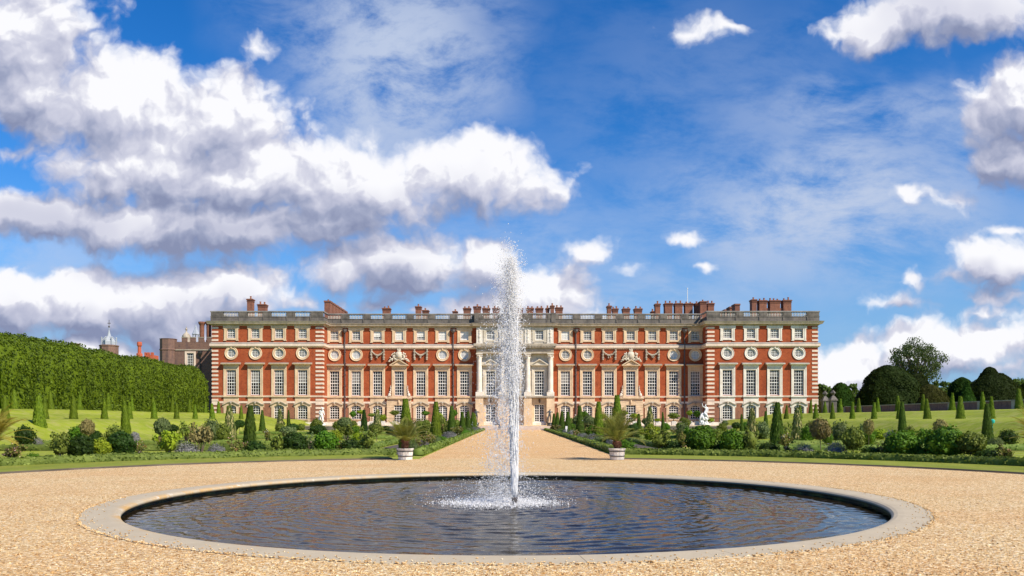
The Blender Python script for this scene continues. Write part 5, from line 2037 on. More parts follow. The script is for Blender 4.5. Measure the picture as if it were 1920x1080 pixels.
for k, m_, px, top, w in [('loose', 'olive', 1237, 806, 46), ('low', 'darkgreen', 1263, 824, 32), ('ball', 'green', 1314, 800, 56), ('low', 'darkgreen', 1347, 832, 24),
                          ('ball', 'green', 1374, 806, 50), ('loose', 'olive', 1408, 798, 34), ('low', 'darkgreen', 1440, 829, 40), ('rose', 'rosy', 1474, 812, 38), ('lav', 'lavender', 1507, 830, 42),
                          ('std', 'russet', 1538, 786, 36), ('lav', 'lavender', 1567, 826, 44), ('bigstd', 'olive', 1600, 804, 38), ('low', 'darkgreen', 1633, 836, 38), ('rose', 'rosy', 1656, 828, 24),
                          ('ball', 'green', 1694, 807, 64), ('low', 'green', 1728, 836, 26), ('ball', 'green', 1772, 800, 72), ('bigstd', 'olive', 1820, 812, 50), ('low', 'darkgreen', 1848, 840, 44), ('rose', 'rosy', 1887, 834, 40)]:
    front(k, m_, px, top, w, RF)
# second rank, seen over and between the first
LS, RS = 'second rank left of the path', 'second rank right of the path'
for k, m_, px, top, w, Y_ in [('shag', 'darkgreen', 47, 800, 34, 46), ('lav', 'lavender', 70, 818, 22, 47), ('shag', 'green', 145, 800, 34, 45), ('std', 'russet', 164, 787, 24, 44), ('ball', 'darkgreen', 179, 807, 24, 48),
                              ('shag', 'olive', 214, 798, 30, 46), ('ball', 'lavender', 253, 810, 16, 50), ('std', 'greygreen', 304, 786, 28, 42), ('loose', 'russet', 300, 804, 26, 45), ('openstd', 'olive', 350, 792, 34, 50),
                              ('shag', 'green', 372, 806, 26, 54), ('shag', 'greygreen', 398, 788, 30, 60), ('shag', 'olive', 418, 796, 24, 52), ('holly', 'variegated', 432, 762, 20, 56), ('column', 'yew', 468, 761, 22, 44),
                              ('rose', 'rosy', 501, 805, 26, 52), ('std', 'greygreen', 540, 800, 30, 50), ('shag', 'lime', 628, 806, 24, 52), ('std', 'darkgreen', 596, 798, 30, 56), ('openstd', 'olive', 650, 795, 30, 54),
                              ('shag', 'lime', 672, 812, 24, 52), ('std', 'olive', 706, 796, 26, 58), ('tallcone', 'yewlight', 75, 741, 29, 58), ('tallcone', 'yewlight', 237, 752, 20, 62)]:
    at_px(k, m_, px, top, w, Y_, LS)
for k, m_, px, top, w, Y_ in [('shag', 'lime', 1221, 797, 24, 54), ('std', 'darkgreen', 1187, 796, 22, 62), ('shag', 'rosy', 1278, 812, 18, 48), ('shag', 'greygreen', 1280, 795, 26, 66),
                              ('loose', 'green', 1290, 800, 26, 60), ('shag', 'olive', 1345, 804, 22, 60), ('holly', 'variegated', 1408, 767, 20, 60), ('column', 'yew', 1456, 756, 23, 44), ('holly', 'variegated', 1495, 765, 20, 58),
                              ('shag', 'greygreen', 1430, 792, 26, 66), ('loose', 'olive', 1474, 796, 22, 56), ('shag', 'green', 1514, 800, 26, 52), ('ball', 'green', 1552, 810, 18, 50), ('shag', 'greygreen', 1574, 792, 30, 52),
                              ('ball', 'lime', 1603, 804, 26, 48), ('std', 'russet', 1629, 787, 18, 46), ('shag', 'green', 1630, 800, 22, 50), ('shag', 'greygreen', 1618, 796, 18, 56), ('tallcone', 'yew', 1692, 754, 18, 58),
                              ('shag', 'lavender', 1672, 808, 24, 46), ('shag', 'green', 1734, 806, 30, 46), ('std', 'russet', 1763, 787, 24, 44), ('tallcone', 'yew', 1852, 758, 22, 50), ('lav', 'greygreen', 1868, 818, 30, 47),
                              ('shag', 'darkgreen', 1890, 806, 32, 48), ('shag', 'olive', 1705, 800, 20, 52)]:
    at_px(k, m_, px, top, w, Y_, RS)
# clipped yews, lavender, roses along both sides of the gravel path
for s_, nm in ((-1, 'left'), (1, 'right')):
    row = 'long bed %s of path' % nm
    xx = AX + s_ * 5.7
    for Y_, h in ((41.5, 2.62), (57, 2.8), (72, 2.75), (88, 2.4), (99, 2.55), (109, 2.5), (117, 2.4)):
        if s_ > 0 and Y_ == 41.5:
            Y_, h = 46.5, 2.95
        plant('tallcone', 'yew' if R.random() < .5 else 'yewlight', xx, Y_, 0.84, h, 0, row)
    Y_ = 39.5
    i = 0
    while Y_ < 118:
        kind, mt, w, h = R.choice([('lav', 'lavender', 1.0, 0.62), ('lav', 'lavender', 1.1, 0.7), ('low', 'green', 0.9, 0.5), ('rose', 'rosy', 0.9, 0.85), ('lav', 'greygreen', 0.9, 0.6)])
        plant(kind, mt, AX + s_ * (5.1 + R.uniform(0, .2)), Y_, w * R.uniform(.85, 1.15), h * R.uniform(.85, 1.2), 0, row)
        kind, mt, w, h = R.choice([('shag', 'olive', 1.3, 1.25), ('std', 'olive', 1.1, 1.75), ('loose', 'rosy', 1.3, 1.4), ('std', 'greygreen', 1.1, 1.7), ('shag', 'lime', 1.2, 0.95), ('ball', 'green', 1.1, 1.0)])
        if Y_ > 56:
          plant(kind, mt, AX + s_ * (6.8 + R.uniform(-.2, .3)), Y_ + 1.2, w * R.uniform(.85, 1.15), h * R.uniform(.85, 1.15), 0, row)
        Y_ += 3.1 + Y_ * 0.022
        i += 1
# rows across the parterre
pal = [('shag', 'olive', 1.4, 1.15), ('shag', 'greygreen', 1.3, 1.1), ('std', 'greygreen', 1.15, 1.75), ('std', 'darkgreen', 1.2, 1.65), ('ball', 'green', 1.2, 1.0), ('loose', 'olive', 1.3, 1.35),
       ('ball', 'green', 1.1, 0.95), ('low', 'darkgreen', 1.3, 0.8), ('rose', 'rosy', 1.1, 1.1), ('lav', 'lavender', 1.2, 0.75), ('bigstd', 'olive', 1.2, 1.6), ('shag', 'green', 1.3, 1.2), ('shag', 'lime', 1.1, 0.8)]
for s_, nm in ((-1, 'left'), (1, 'right')):
    for ri, (Y_, x0, x1, step) in enumerate([(64.5, 9.5, 29, 4.4), (85, 9.5, 29.5, 3.6), (105, 9.5, 30, 2.8), (116.5, 8, 34, 2.6)]):
        row = '%s cross row of %s parterre' % (['nearest', 'second', 'third', 'farthest'][ri], nm)
        x = x0
        while x < x1:
            kind, mt, w, h = R.choice(pal)
            g = R.uniform(0.66, 0.98) * (1.1 if ri > 1 else 1)
            plant(kind, mt, AX + s_ * (x + R.uniform(-.4, .4)), Y_ + R.uniform(-.9, .9), w * g, h * g, 0, row)
            x += step * R.uniform(0.85, 1.2)
    for (px, top, w, Y_, kd, mt) in ([(492, 769, 14, 96, 'cone', 'yew'), (525, 767, 14, 88, 'holly', 'variegated'), (541, 769, 9, 112, 'cone', 'yew'), (683, 769, 12, 90, 'column', 'darkgreen'), (707, 768, 15, 88, 'holly', 'variegated')] if s_ < 0 else
                                     [(1198, 776, 11, 98, 'cone', 'yew'), (1217, 764, 17, 76, 'holly', 'variegated'), (1244, 773, 10, 94, 'cone', 'yew'), (1391, 777, 9, 98, 'cone', 'yew'), (1436, 771, 11, 92, 'cone', 'yew')]):
        at_px(kd, mt, px, top, w, Y_, 'middle of %s parterre' % nm)

# yew cones in rows on the two grass banks
def bank_row(pxs, X_, tops, row, mat='yew'):
    for i, px in enumerate(pxs):
        Y_ = X_ / ((px - 960) / F)
        z = terrain_z(X_, Y_)
        h = R.uniform(1.62, 2.02)
        o = plant('cone', mat, X_, Y_, R.uniform(0.60, 0.74) * (1.02 if mat == 'yew' else 1), h, z - 0.03, row)


bank_row([10, 84, 138, 196, 243, 289, 331, 366, 398, 427, 452], -37.2, None, 'lower row on the left bank', 'yewlight')
bank_row([27, 96, 149, 203, 247, 287, 322, 355, 385, 410], -43.9, None, 'upper row by the high hedge', 'yewlight')
bank_row([1474, 1500, 1529.5, 1561, 1598, 1639, 1686, 1739, 1801, 1858, 1932], 38.2, None, 'lower row on the right bank', 'yewlight')
bank_row([1520, 1547, 1576, 1610, 1646, 1684, 1731, 1785, 1843, 1911], 45.0, None, 'upper row on the right bank', 'yewlight')

# number the plants of one kind and row from left to right, so that each label is its own
byrow = {}
for o, desc, row in plants:
    byrow.setdefault((desc, row), []).append(o)
for (desc, row), lst in byrow.items():
    lst.sort(key=lambda o: o.location.x / o.location.y)
    along = 'long bed' in row
    if along:
        lst.sort(key=lambda o: o.location.y)
    for i, o in enumerate(lst):
        if len(lst) == 1:
            lab = '%s, only such one in %s' % (desc, row)
        elif along:
            lab = '%s, %s from pool in %s' % (desc, ORD[i + 1], row)
        else:
            lab = '%s, %s from left in %s' % (desc, ORD[i + 1], row)
        o['label'] = lab.replace('the the', 'the')
        o['group'] = 'plants in ' + row

# ------------------------------------------------------------------ low box hedges
def hedge(name, pts, w, h, label, mat='box', dens=170, size=0.085, z0=0.02):
    """low clipped hedge following a line of points"""
    mb = MB()
    pts = [Vector((p[0], p[1], 0)) for p in pts]
    L = len(pts)
    sec = [(-0.5, 0.0), (-0.52, 0.6), (-0.38, 0.96), (0, 1.02), (0.38, 0.96), (0.52, 0.6), (0.5, 0.0)]
    rows = []
    for i, p in enumerate(pts):
        d = (pts[min(i + 1, L - 1)] - pts[max(i - 1, 0)]).normalized()
        nrm = Vector((-d.y, d.x, 0))
        row = []
        for (a, b) in sec:
            q = p + nrm * (a * w)
            f = 1 + 0.22 * mnoise.noise(Vector((q.x * 1.6, q.y * 1.6, b * 2))) + 0.16 * mnoise.noise(Vector((q.x * 5, q.y * 5, b * 2)))
            q = p + nrm * (a * w * f)
            row.append(Vector((q.x, q.y, z0 + b * h * f)))
        rows.append(row)
    b0 = len(mb.v)
    for row in rows:
        mb.v += [tuple(v) for v in row]
    ns_ = len(sec)
    cs, nsl = [], []
    for i in range(L - 1):
        for j in range(ns_ - 1):
            mb.f.append((b0 + i * ns_ + j, b0 + (i + 1) * ns_ + j, b0 + (i + 1) * ns_ + j + 1, b0 + i * ns_ + j + 1))
            mb.mi.append(0)
            A, B, C_, D = rows[i][j], rows[i + 1][j], rows[i + 1][j + 1], rows[i][j + 1]
            area = (B - A).length * (D - A).length
            nn = (B - A).cross(D - A)
            if nn.length < 1e-9:
                continue
            nn.normalize()
            n_ = max(1, int(area * dens + R.random()))
            for _ in range(n_):
                u, v = R.random(), R.random()
                P_ = A * (1 - u) * (1 - v) + B * u * (1 - v) + C_ * u * v + D * (1 - u) * v + nn * R.uniform(-0.01, 0.03)
                cs.append(P_)
                nsl.append(nn)
    for e in (0, L - 1):
        mb.f.append(tuple(b0 + e * ns_ + j for j in range(ns_)))
        mb.mi.append(0)
    mb.cards(np.array([tuple(c) for c in cs]), np.array([tuple(c) for c in nsl]), size, 0.5, 1.2)
    o = link(name, mb.mesh(name, M[mat]))
    tag(o, label, 'hedge', 'low clipped box hedges edging the beds')
    return o


def arc(r, a0, a1, n=90):
    return [(PC[0] + r * math.cos(a0 + (a1 - a0) * k / n), PC[1] + r * math.sin(a0 + (a1 - a0) * k / n)) for k in range(n + 1)]


ah = math.acos(5.0 / 19.7)
hedge('box_hedge', arc(19.72, 0.15, ah - 0.0), 0.46, 0.28, 'low curved green box hedge behind the turf verge, right of the path', size=0.09)
hedge('box_hedge', arc(19.72, PI - ah, PI - 0.15), 0.46, 0.28, 'low curved green box hedge behind the turf verge, left of the path', size=0.09)
for s_, nm in ((-1, 'left'), (1, 'right')):
    x = AX + s_ * 4.5
    hedge('box_hedge', [(x, 36.0 + k * 0.8) for k in range(103)], 0.46, 0.26, 'straight low box hedge edging the %s side of the gravel path' % nm, dens=120, size=0.09)
    x = AX + s_ * 8.1
    hedge('box_hedge', [(x, 42 + k * 1.0) for k in range(76)], 0.4, 0.24, 'straight low box hedge on the %s lawn side of the long path bed' % nm, dens=60, size=0.09)
    for Y_, w_ in ((41.8, 'nearest'), (50.2, 'second'), (66.5, 'third'), (87, 'farthest')):
        x0, x1 = sorted((AX + s_ * 9, AX + s_ * 29.5))
        hedge('box_hedge', [(x0 + (x1 - x0) * k / 40, Y_ + 0.25 * math.sin(k * 0.3)) for k in range(41)], 0.42, 0.26, '%s low box hedge crossing the %s parterre lawn' % (w_, nm), dens=60, size=0.09)

# ------------------------------------------------------------------ the high hornbeam tunnel on the left bank
def tunnel():
    mb = MB()
    xin, xout, H = -46.2, -52.4, 7.3
    sec = []
    for (a, b) in [(0, 0), (0.01, 0.2), (0.0, 0.4), (0.01, 0.58), (0.03, 0.70), (0.08, 0.82), (0.17, 0.92), (0.30, 0.98), (0.45, 1.0), (0.62, 0.97), (0.8, 0.88), (0.93, 0.72), (1.0, 0.5), (1.0, 0)]:
        sec.append((a, b))
    Y_ = 40.0
    Ys_ = []
    while Y_ <= 124.5:
        Ys_.append(Y_)
        Y_ += 0.7
    rows = []
    for i, y in enumerate(Ys_):
        e = min(1.0, (124.5 - y) / 2.2)
        e = math.sqrt(max(0, 1 - (1 - e) ** 2)) * 0.25 + 0.75 if y > 122.3 else 1.0
        zb = terrain_z(xin, y) - 0.15
        Hn = H * (1.02 - 0.06 * (y - 60) / 65)
        row = []
        for a, b in sec:
            x = xin + (xout - xin) * (0.5 + (a - 0.5) * e)
            z = zb + Hn * b * (e if b > 0.3 else 1)
            q = Vector((x, y, z))
            n1 = mnoise.noise(q * 0.28) * 0.40 + mnoise.noise(q * 0.9) * 0.22
            out_ = Vector(((0.5 - a) * 2, 0, max(0, b - 0.5) * 1.5))
            if out_.length > 0:
                out_.normalize()
            row.append(q + out_ * n1)
        rows.append(row)
    ns_ = len(sec)
    for row in rows:
        mb.v += [tuple(v) for v in row]
    cs, nn_ = [], []
    for i in range(len(rows) - 1):
        y = Ys_[i]
        dense = 52 if y > 55 else 8
        for j in range(ns_ - 1):
            A, B, C_, D = rows[i][j], rows[i + 1][j], rows[i + 1][j + 1], rows[i][j + 1]
            # doorway in the near end
            if 66.5 < y < 73.2 and j < 4:
                continue
            mb.f.append((i * ns_ + j, (i + 1) * ns_ + j, (i + 1) * ns_ + j + 1, i * ns_ + j + 1))
            mb.mi.append(0)
            if j > 9:
                continue
            nn = (D - A).cross(B - A)
            ar = nn.length
            nn.normalize()
            if nn.x * (1 if j < 8 else 1) < -0.2 and j < 7:
                nn = -nn
            if j >= 5 and nn.z < 0:
                nn = -nn
            for _ in range(int(ar * dense + R.random())):
                u, v = R.random(), R.random()
                P_ = A * (1 - u) * (1 - v) + B * u * (1 - v) + C_ * u * v + D * (1 - u) * v
                # billowing clumps
                k_ = mnoise.noise(P_ * 1.7)
                if k_ < -0.30 and R.random() < 0.6:
                    continue
                cs.append(P_ + nn * (0.05 + 0.42 * max(-0.2, k_) + R.uniform(-0.06, 0.16)))
                nn_.append(nn + Vector((0, 0, 0.35)))
    e = len(rows) - 1
    mb.f.append(tuple(e * ns_ + j for j in range(ns_)))
    mb.mi.append(0)
    endc = []
    for _ in range(900):
        a, b = R.random(), R.random() ** 0.8
        x = xin + (xout - xin) * (0.12 + 0.76 * a)
        endc.append((x, 124.5 + R.uniform(0, .2), 2.2 + 5.2 * b * (1 - (2 * a - 1) ** 4 * 0.3)))
    C_ = np.array([tuple(c) for c in cs] + endc)
    N_ = np.array([tuple(c) for c in nn_] + [(0.2, 1, 0.1)] * len(endc))
    mb.cards(C_, N_, 0.19, 0.7, 1.25)
    return mb


tn = thing('hornbeam_hedge', 'very tall clipped green hornbeam tunnel hedge running along the left bank', 'hedge', (-49, 85, 2.4))
worldpart('foliage', tunnel(), M['bower'], tn)
q = MB()
for y in np.arange(68, 124, 4.0):
    q.tube([(-49.3 + R.uniform(-.4, .4), y, 2.2), (-49.2, y, 6.5)], [0.16, 0.1], 6)
worldpart('trunks', q, M['bark'], tn)
tn.children[-1]['kind'] = 'stuff'
q = MB()
q.box(-46.75, -46.69, 62.0, 75.0, 4.05, 4.13)
for y in (62.5, 66.2, 69.2, 72.0):
    q.box(-46.76, -46.68, y, y + 0.08, 2.3, 4.05)
o = link('wooden_rail', q.mesh('wooden_rail', M['band']))
tag(o, 'pale rail across the dark doorway at the near end of the high hedge', 'rail')

# ------------------------------------------------------------------ palms in white tubs
def palm(X_, Y_, label, mat='palm', tubbed=True, H=1.32, spread=1.0, nf=34, seed=1):
    rr = random.Random(seed)
    th = 0.45
    o = thing('palm_tree', label, 'palm', (X_, Y_, th - 0.05), 'palms in tubs around the pool circle')
    q = MB()
    prof = []
    for j in range(9):
        prof += [(0.115 + 0.02 * (j % 2), j * 0.042)]
    q.lathe(prof, n=10)
    for k in range(46):
        a, z = rr.uniform(0, 2 * PI), rr.uniform(0.02, 0.34)
        q.tube([(0.11 * math.cos(a), 0.11 * math.sin(a), z), (0.19 * math.cos(a), 0.19 * math.sin(a), z + 0.09)], [0.022, 0.008], 4)
    link('trunk', q.mesh('trunk', M['palmtrunk']), o)
    for k in range(nf):
        a = k * 2.399 + rr.uniform(-.2, .2)
        el = rr.uniform(0.35, 1.25) if k > nf * 0.4 else rr.uniform(1.0, 1.5)
        Ln = rr.uniform(1.25, 1.7) * spread
        droop = rr.uniform(0.25, 0.6)
        pts = []
        n = 12
        for i in range(n + 1):
            t = i / n
            e = el - droop * 2.2 * t * t
            if i == 0:
                x, z = 0.06, 0.33
            else:
                x += math.cos(e) * Ln / n
                z += math.sin(e) * Ln / n
            pts.append(Vector((x * math.cos(a), x * math.sin(a), z)))
        mb = MB()
        mb.tube(pts, [0.012] * 4 + [0.008] * 5 + [0.004] * 4, 4)
        side = Vector((-math.sin(a), math.cos(a), 0))
        for i in range(2, n + 1):
            for sub in range(3):
                t = (i - 1 + sub / 3) / n
                p = pts[i - 1].lerp(pts[i], sub / 3)
                d = (pts[i] - pts[i - 1]).normalized()
                ll = 0.34 * math.sin(PI * min(1, 0.18 + t * 0.86)) + 0.05
                for sg in (-1, 1):
                    tip = p + (d * 0.62 + side * sg * 0.75 + Vector((0, 0, 0.15 - 0.25 * t))).normalized() * ll * rr.uniform(.8, 1.1)
                    w_ = d * 0.013
                    mid = p.lerp(tip, 0.4)
                    mb.face([tuple(p - w_ * .6), tuple(mid - w_), tuple(tip), tuple(mid + w_)])
        link('frond', mb.mesh('frond', M[mat]), o)
    return o


def tub(X_, Y_, label, z=0.0, s=1.0):
    o = thing('wooden_tub', label, 'tub', (X_, Y_, z), 'white painted tubs with iron hoops')
    q = MB()
    n = 18
    for k in range(n):
        a0, a1 = 2 * PI * k / n + 0.012, 2 * PI * (k + 1) / n - 0.012
        r0, r1 = 0.275 * s, 0.312 * s
        h = 0.44 * s
        q.face([(r0 * math.cos(a0), r0 * math.sin(a0), 0.012), (r0 * math.cos(a1), r0 * math.sin(a1), 0.012), (r1 * math.cos(a1), r1 * math.sin(a1), h), (r1 * math.cos(a0), r1 * math.sin(a0), h)])
        q.face([(r1 * math.cos(a0), r1 * math.sin(a0), h), (r1 * math.cos(a1), r1 * math.sin(a1), h), ((r1 - .03) * math.cos(a1), (r1 - .03) * math.sin(a1), h), ((r1 - .03) * math.cos(a0), (r1 - .03) * math.sin(a0), h)])
    q.lathe([(0.268 * s, 0.012), (0.303 * s, 0.43 * s)], n=18)
    link('staves', q.mesh('staves', M['tub']), o)
    for zz in (0.155, 0.345):
        q = MB()
        r = (0.275 + 0.037 * zz / 0.44) * s + 0.004
        q.lathe([(r + 0.008, zz * s - 0.016), (r + 0.012, zz * s), (r + 0.010, zz * s + 0.018)], n=24)
        link('hoop', q.mesh('hoop', M['hoop']), o)
    q = MB()
    q.lathe([(0.32 * s, 0.405 * s), (0.335 * s, 0.41 * s), (0.335 * s, 0.45 * s), (0.32 * s, 0.455 * s)], n=24)
    link('rim', q.mesh('rim', M['tub']), o)
    q = MB()
    q.lathe([(0.29 * s, 0.40 * s), (0.29 * s, 0.458 * s)], n=18)
    link('soil', q.mesh('soil', M['soil']), o)
    return o


YP = 32.0
tub(wx(760, YP), YP, 'round white tub with dark iron hoops left of the gravel path')
tub(wx(1157, YP), YP, 'round white tub with dark iron hoops right of the gravel path')
palm(wx(760, YP), YP, 'bushy green palm growing in the white tub left of the gravel path', nf=30, seed=3, spread=0.80)
palm(wx(1157, YP), YP, 'wide arching green palm growing in the white tub right of the gravel path', nf=34, seed=8, spread=1.06)
YP = 27.5
tub(wx(-24, YP), YP, 'round white tub of the golden palm at the far left edge', s=1.0)
palm(wx(-24, YP), YP, 'golden yellow palm cut off by the left edge of the picture', 'palmgold', nf=46, seed=5, spread=1.0)
tub(wx(1956, YP), YP, 'round white tub of the golden palm at the far right edge', s=1.0)
palm(wx(1956, YP), YP, 'golden brown palm cut off by the right edge of the picture', 'palmgold', nf=40, seed=6, spread=0.95)

# ------------------------------------------------------------------ planters on the terrace edge
def planter(px, top, wpx, crown='ball', mat='green', Y_=121.2, white=True, tubp=True, label=''):
    X_ = wx(px, Y_)
    o = thing('potted_tree', label, 'potted tree', (X_, Y_, 0.66), 'clipped trees in white planters along the palace terrace')
    z0 = 0.66 if Y_ < 120.9 else 0.62
    zt = wz(top, Y_) - 0.66
    w = wpx / F * Y_
    if tubp:
        q = MB()
        q.box(-0.30, 0.30, -0.30, 0.30, 0.04, 0.62)
        for k in range(4):
            q.box(-0.335, 0.335, -0.335, 0.335, 0.06 + k * 0.155, 0.17 + k * 0.155)
        link('planter_box', q.mesh('planter_box', M['tub'] if white else M['iron']), o)
    b = p_ball(int(px), 420, 0.16, 0.10, 2.4, 0.25, 0, 0.5, 0.5)
    me = b.mesh('crown', M[mat])
    c = link('crown', me, o, (0, 0, zt - w * (0.5 if crown == 'ball' else 0.28)))
    c.scale = (w, w, w * (1.0 if crown == 'ball' else 0.55))
    q = MB()
    q.tube([(0, 0, 0.5), (0, 0, max(0.7, zt - w * 0.4))], 0.05, 6)
    link('trunk', q.mesh('trunk', M['bark']), o)


pls = [(652, 783, 12, 'ball', 'lime', 1), (594, 785, 9, 'ball', 'lime', 1), (662, 771, 12, 'ball', 'green', 1), (677, 769, 14, 'flat', 'lime', 1), (697, 775, 13, 'flat', 'olive', 1), (718, 778, 12, 'ball', 'lime', 1), (740, 770, 17, 'flat', 'olive', 1),
       (798, 771, 15, 'flat', 'green', 1), (824, 775, 12, 'ball', 'lime', 0), (851, 769, 13, 'ball', 'green', 1), (1096, 772, 13, 'ball', 'green', 1), (1129, 777, 16, 'flat', 'lime', 1), (1165, 770, 22, 'flat', 'lime', 1), (1190, 776, 16, 'flat', 'lime', 1),
       (1233, 785, 12, 'flat', 'lime', 1), (1263, 775, 20, 'flat', 'olive', 1), (1281, 783, 12, 'ball', 'olive', 1), (1293, 770, 10, 'ball', 'lime', 1), (1307, 771, 12, 'ball', 'green', 1), (1333, 784, 11, 'ball', 'lime', 1)]
lefts = [p for p in pls if p[0] < 960]
rights = [p for p in pls if p[0] > 960]
for lst, nm in ((lefts, 'left'), (rights, 'right')):
    lst.sort(key=lambda p: p[0])
    for i, p in enumerate(lst):
        planter(p[0], p[1], p[2], p[3], p[4], label='%s clipped tree in a planter, %s from the left on the %s terrace' % ({'lime': 'yellow green', 'green': 'dark green', 'olive': 'olive green'}[p[4]], ORD[i + 1], nm), white=bool(p[5]))

# ------------------------------------------------------------------ background trees at the right
def tree(name, label, cat, X_, Y_, z0, W, H, mat, trunk_h, clumps=26, per=150, size=0.4, seed=1, group=None, open_=0.0, branchy=False, flat=1.0):
    rr = random.Random(seed)
    o = thing(name, label, cat, (X_, Y_, z0), group)
    mb = MB()
    q = MB()
    q.tube([(0, 0, 0), (0.1, 0, trunk_h * 0.5), (0, 0, trunk_h)], [H * 0.028, H * 0.022, H * 0.018], 8)
    C_, N_ = [], []
    zc = trunk_h + (H - trunk_h) * 0.5
    rz = (H - trunk_h) * 0.5
    pts = fib(clumps)
    for k, d in enumerate(pts):
        f = rr.uniform(0.45, 0.95)
        c = Vector((d[0] * W * 0.5 * f, d[1] * W * 0.5 * f * flat, zc + d[2] * rz * f))
        R_ = W * rr.uniform(0.085, 0.17)
        dd = fib(per)
        lf = lump(dd, k + seed, 2.0, 0.5)
        P_ = dd * (R_ * lf * NR.uniform(0.55, 1.08, per))[:, None] * np.array([1, 1, 0.75]) + np.array(c)
        C_.append(P_)
        N_.append(dd + np.array([0, 0, 0.3]))
        if branchy or k % 3 == 0:
            m_ = Vector((c.x * 0.4, c.y * 0.4, trunk_h + (c.z - trunk_h) * 0.45))
            q.tube([(0, 0, trunk_h * 0.85), tuple(m_), tuple(c)], [H * 0.012, H * 0.008, H * 0.003], 5)
    mb.cards(np.concatenate(C_), np.concatenate(N_), size, 0.6, 1.3)
    link('trunk', q.mesh('trunk', M['bark']), o)
    link('crown', mb.mesh('crown', M[mat]), o)
    return o


def dome(label, px, top, wpx, base, Y_, mat, shape='dome', seed=1, size=0.30, n=9000, group='great old clipped yews beyond the wall'):
    """great clipped yew: displaced solid with leaf tufts"""
    W = wpx / F * Y_
    z0 = 1.6
    H = wz(top, Y_) - z0
    o = thing('old_yew', label, 'tree', (wx(px, Y_), Y_, z0), group)
    mb = MB()
    if shape == 'dome':
        prof = lambda t: math.sqrt(max(0, 1 - t ** 2.2))
    elif shape == 'cone':
        prof = lambda t: (1 - t) ** 0.9 * 0.93 + 0.07 * (1 - t) ** 0.3
    elif shape == 'hump':
        prof = lambda t: 0.62 * math.sqrt(max(0, 1 - t ** 3)) + 0.38 * max(0, 1 - (t / 0.6) ** 1.5)
    else:
        prof = lambda t: math.sqrt(max(0, 1 - t ** 4))
    nj, nk = 14, 28
    for j in range(nj + 1):
        t = j / nj
        for k in range(nk):
            a = 2 * PI * k / nk
            r = prof(t) * W * 0.5 * 0.95
            p = Vector((r * math.cos(a), r * math.sin(a) * 0.8, t * H))
            f = 1 + 0.16 * mnoise.noise(Vector((p.x * 0.25 + seed * 9, p.y * 0.25, p.z * 0.3)))
            mb.v.append((p.x * f, p.y * f, p.z * (1 + (f - 1) * 0.3)))
    for j in range(nj):
        for k in range(nk):
            mb.f.append((j * nk + k, j * nk + (k + 1) % nk, (j + 1) * nk + (k + 1) % nk, (j + 1) * nk + k))
            mb.mi.append(0)
    C_, N_ = [], []
    for _ in range(n):
        t = R.random()
        t = 1 - (1 - t) ** 1.4 if shape != 'cone' else t ** 1.4
        a = R.uniform(PI, 2 * PI) if R.random() < 0.8 else R.uniform(0, PI)
        r = prof(t) * W * 0.5 * 0.98
        p = Vector((r * math.cos(a), r * math.sin(a) * 0.8, t * H))
        f = 1 + 0.16 * mnoise.noise(Vector((p.x * 0.25 + seed * 9, p.y * 0.25, p.z * 0.3))) + 0.05 * mnoise.noise(p * 1.1)
        C_.append((p.x * f, p.y * f, p.z * (1 + (f - 1) * 0.3)))
        nn = Vector((math.cos(a), math.sin(a), t * 0.9))
        N_.append(tuple(nn))
    mb.cards(np.array(C_), np.array(N_), size, 0.45, 1.2)
    link('crown', mb.mesh('crown', M[mat]), o)
    q = MB()
    q.tube([(0, 0, -0.1), (0, 0, H * 0.6)], [W * 0.06, W * 0.03], 8)
    link('trunk', q.mesh('trunk', M['bark']), o)
    return o


tree('deciduous_tree', 'tall airy broadleaved tree rising behind the dark yews at right', 'tree', wx(1716, 215), 215, 1.5, 14.2, 21.8, 'oak', 7.5, 46, 210, 0.34, 4, None, branchy=True)
dome('huge rounded blackish yew behind the wall, widest of all', 1668, 686, 128, 760, 152, 'oldyew', 'dome', 1, 0.32, 12000)
dome('dark yew hump sloping right beside the huge rounded yew', 1716, 702, 80, 760, 158, 'oldyew', 'dome', 2)
dome('brownish yew between the tall tree and the tent', 1742, 722, 84, 760, 150, 'brownyew', 'dome', 3)
dome('low spreading olive brown yew mound behind the white tent', 1740, 739, 62, 760, 141, 'brownyew', 'dome', 4, 0.35, 3000)
dome('sharp pointed green yew cone behind the wall', 1813, 715, 54, 758, 136, 'coneyew', 'cone', 5, 0.3, 4200)
dome('tall domed dark yew topped by a round cap at right', 1856, 688, 54, 755, 151, 'oldyew', 'round', 6)
dome('broad dark yew skirt spreading under the capped dome', 1864, 699, 118, 755, 146, 'oldyew', 'dome', 7, 0.30, 11000)
dome('dark yew shoulder left of the pointed green cone', 1806, 708, 66, 755, 156, 'coneyew', 'dome', 8)
dome('rounded mid green clipped yew right of the gate piers', 1577, 719, 46, 775, 150, 'coneyew', 'round', 9, 0.4, 4200)
dome('olive green yew cone tucked against the palace corner', 1534, 724, 40, 775, 138, 'brownyew', 'cone', 10, 0.3, 2600)
dome('dark clipped yew at the far right edge', 1925, 718, 50, 755, 150, 'oldyew', 'dome', 11)
wood = [(1545, 714, 44, 190), (1566, 722, 34, 185), (1596, 721, 34, 186), (1616, 727, 26, 178), (1640, 720, 40, 200), (1765, 712, 36, 190), (1786, 708, 34, 195), (1752, 716, 30, 200), (1802, 716, 30, 200), (1890, 700, 44, 190), (1915, 697, 40, 185), (1945, 699, 46, 188), (1835, 715, 40, 210), (1530, 722, 36, 200)]
wood.sort()
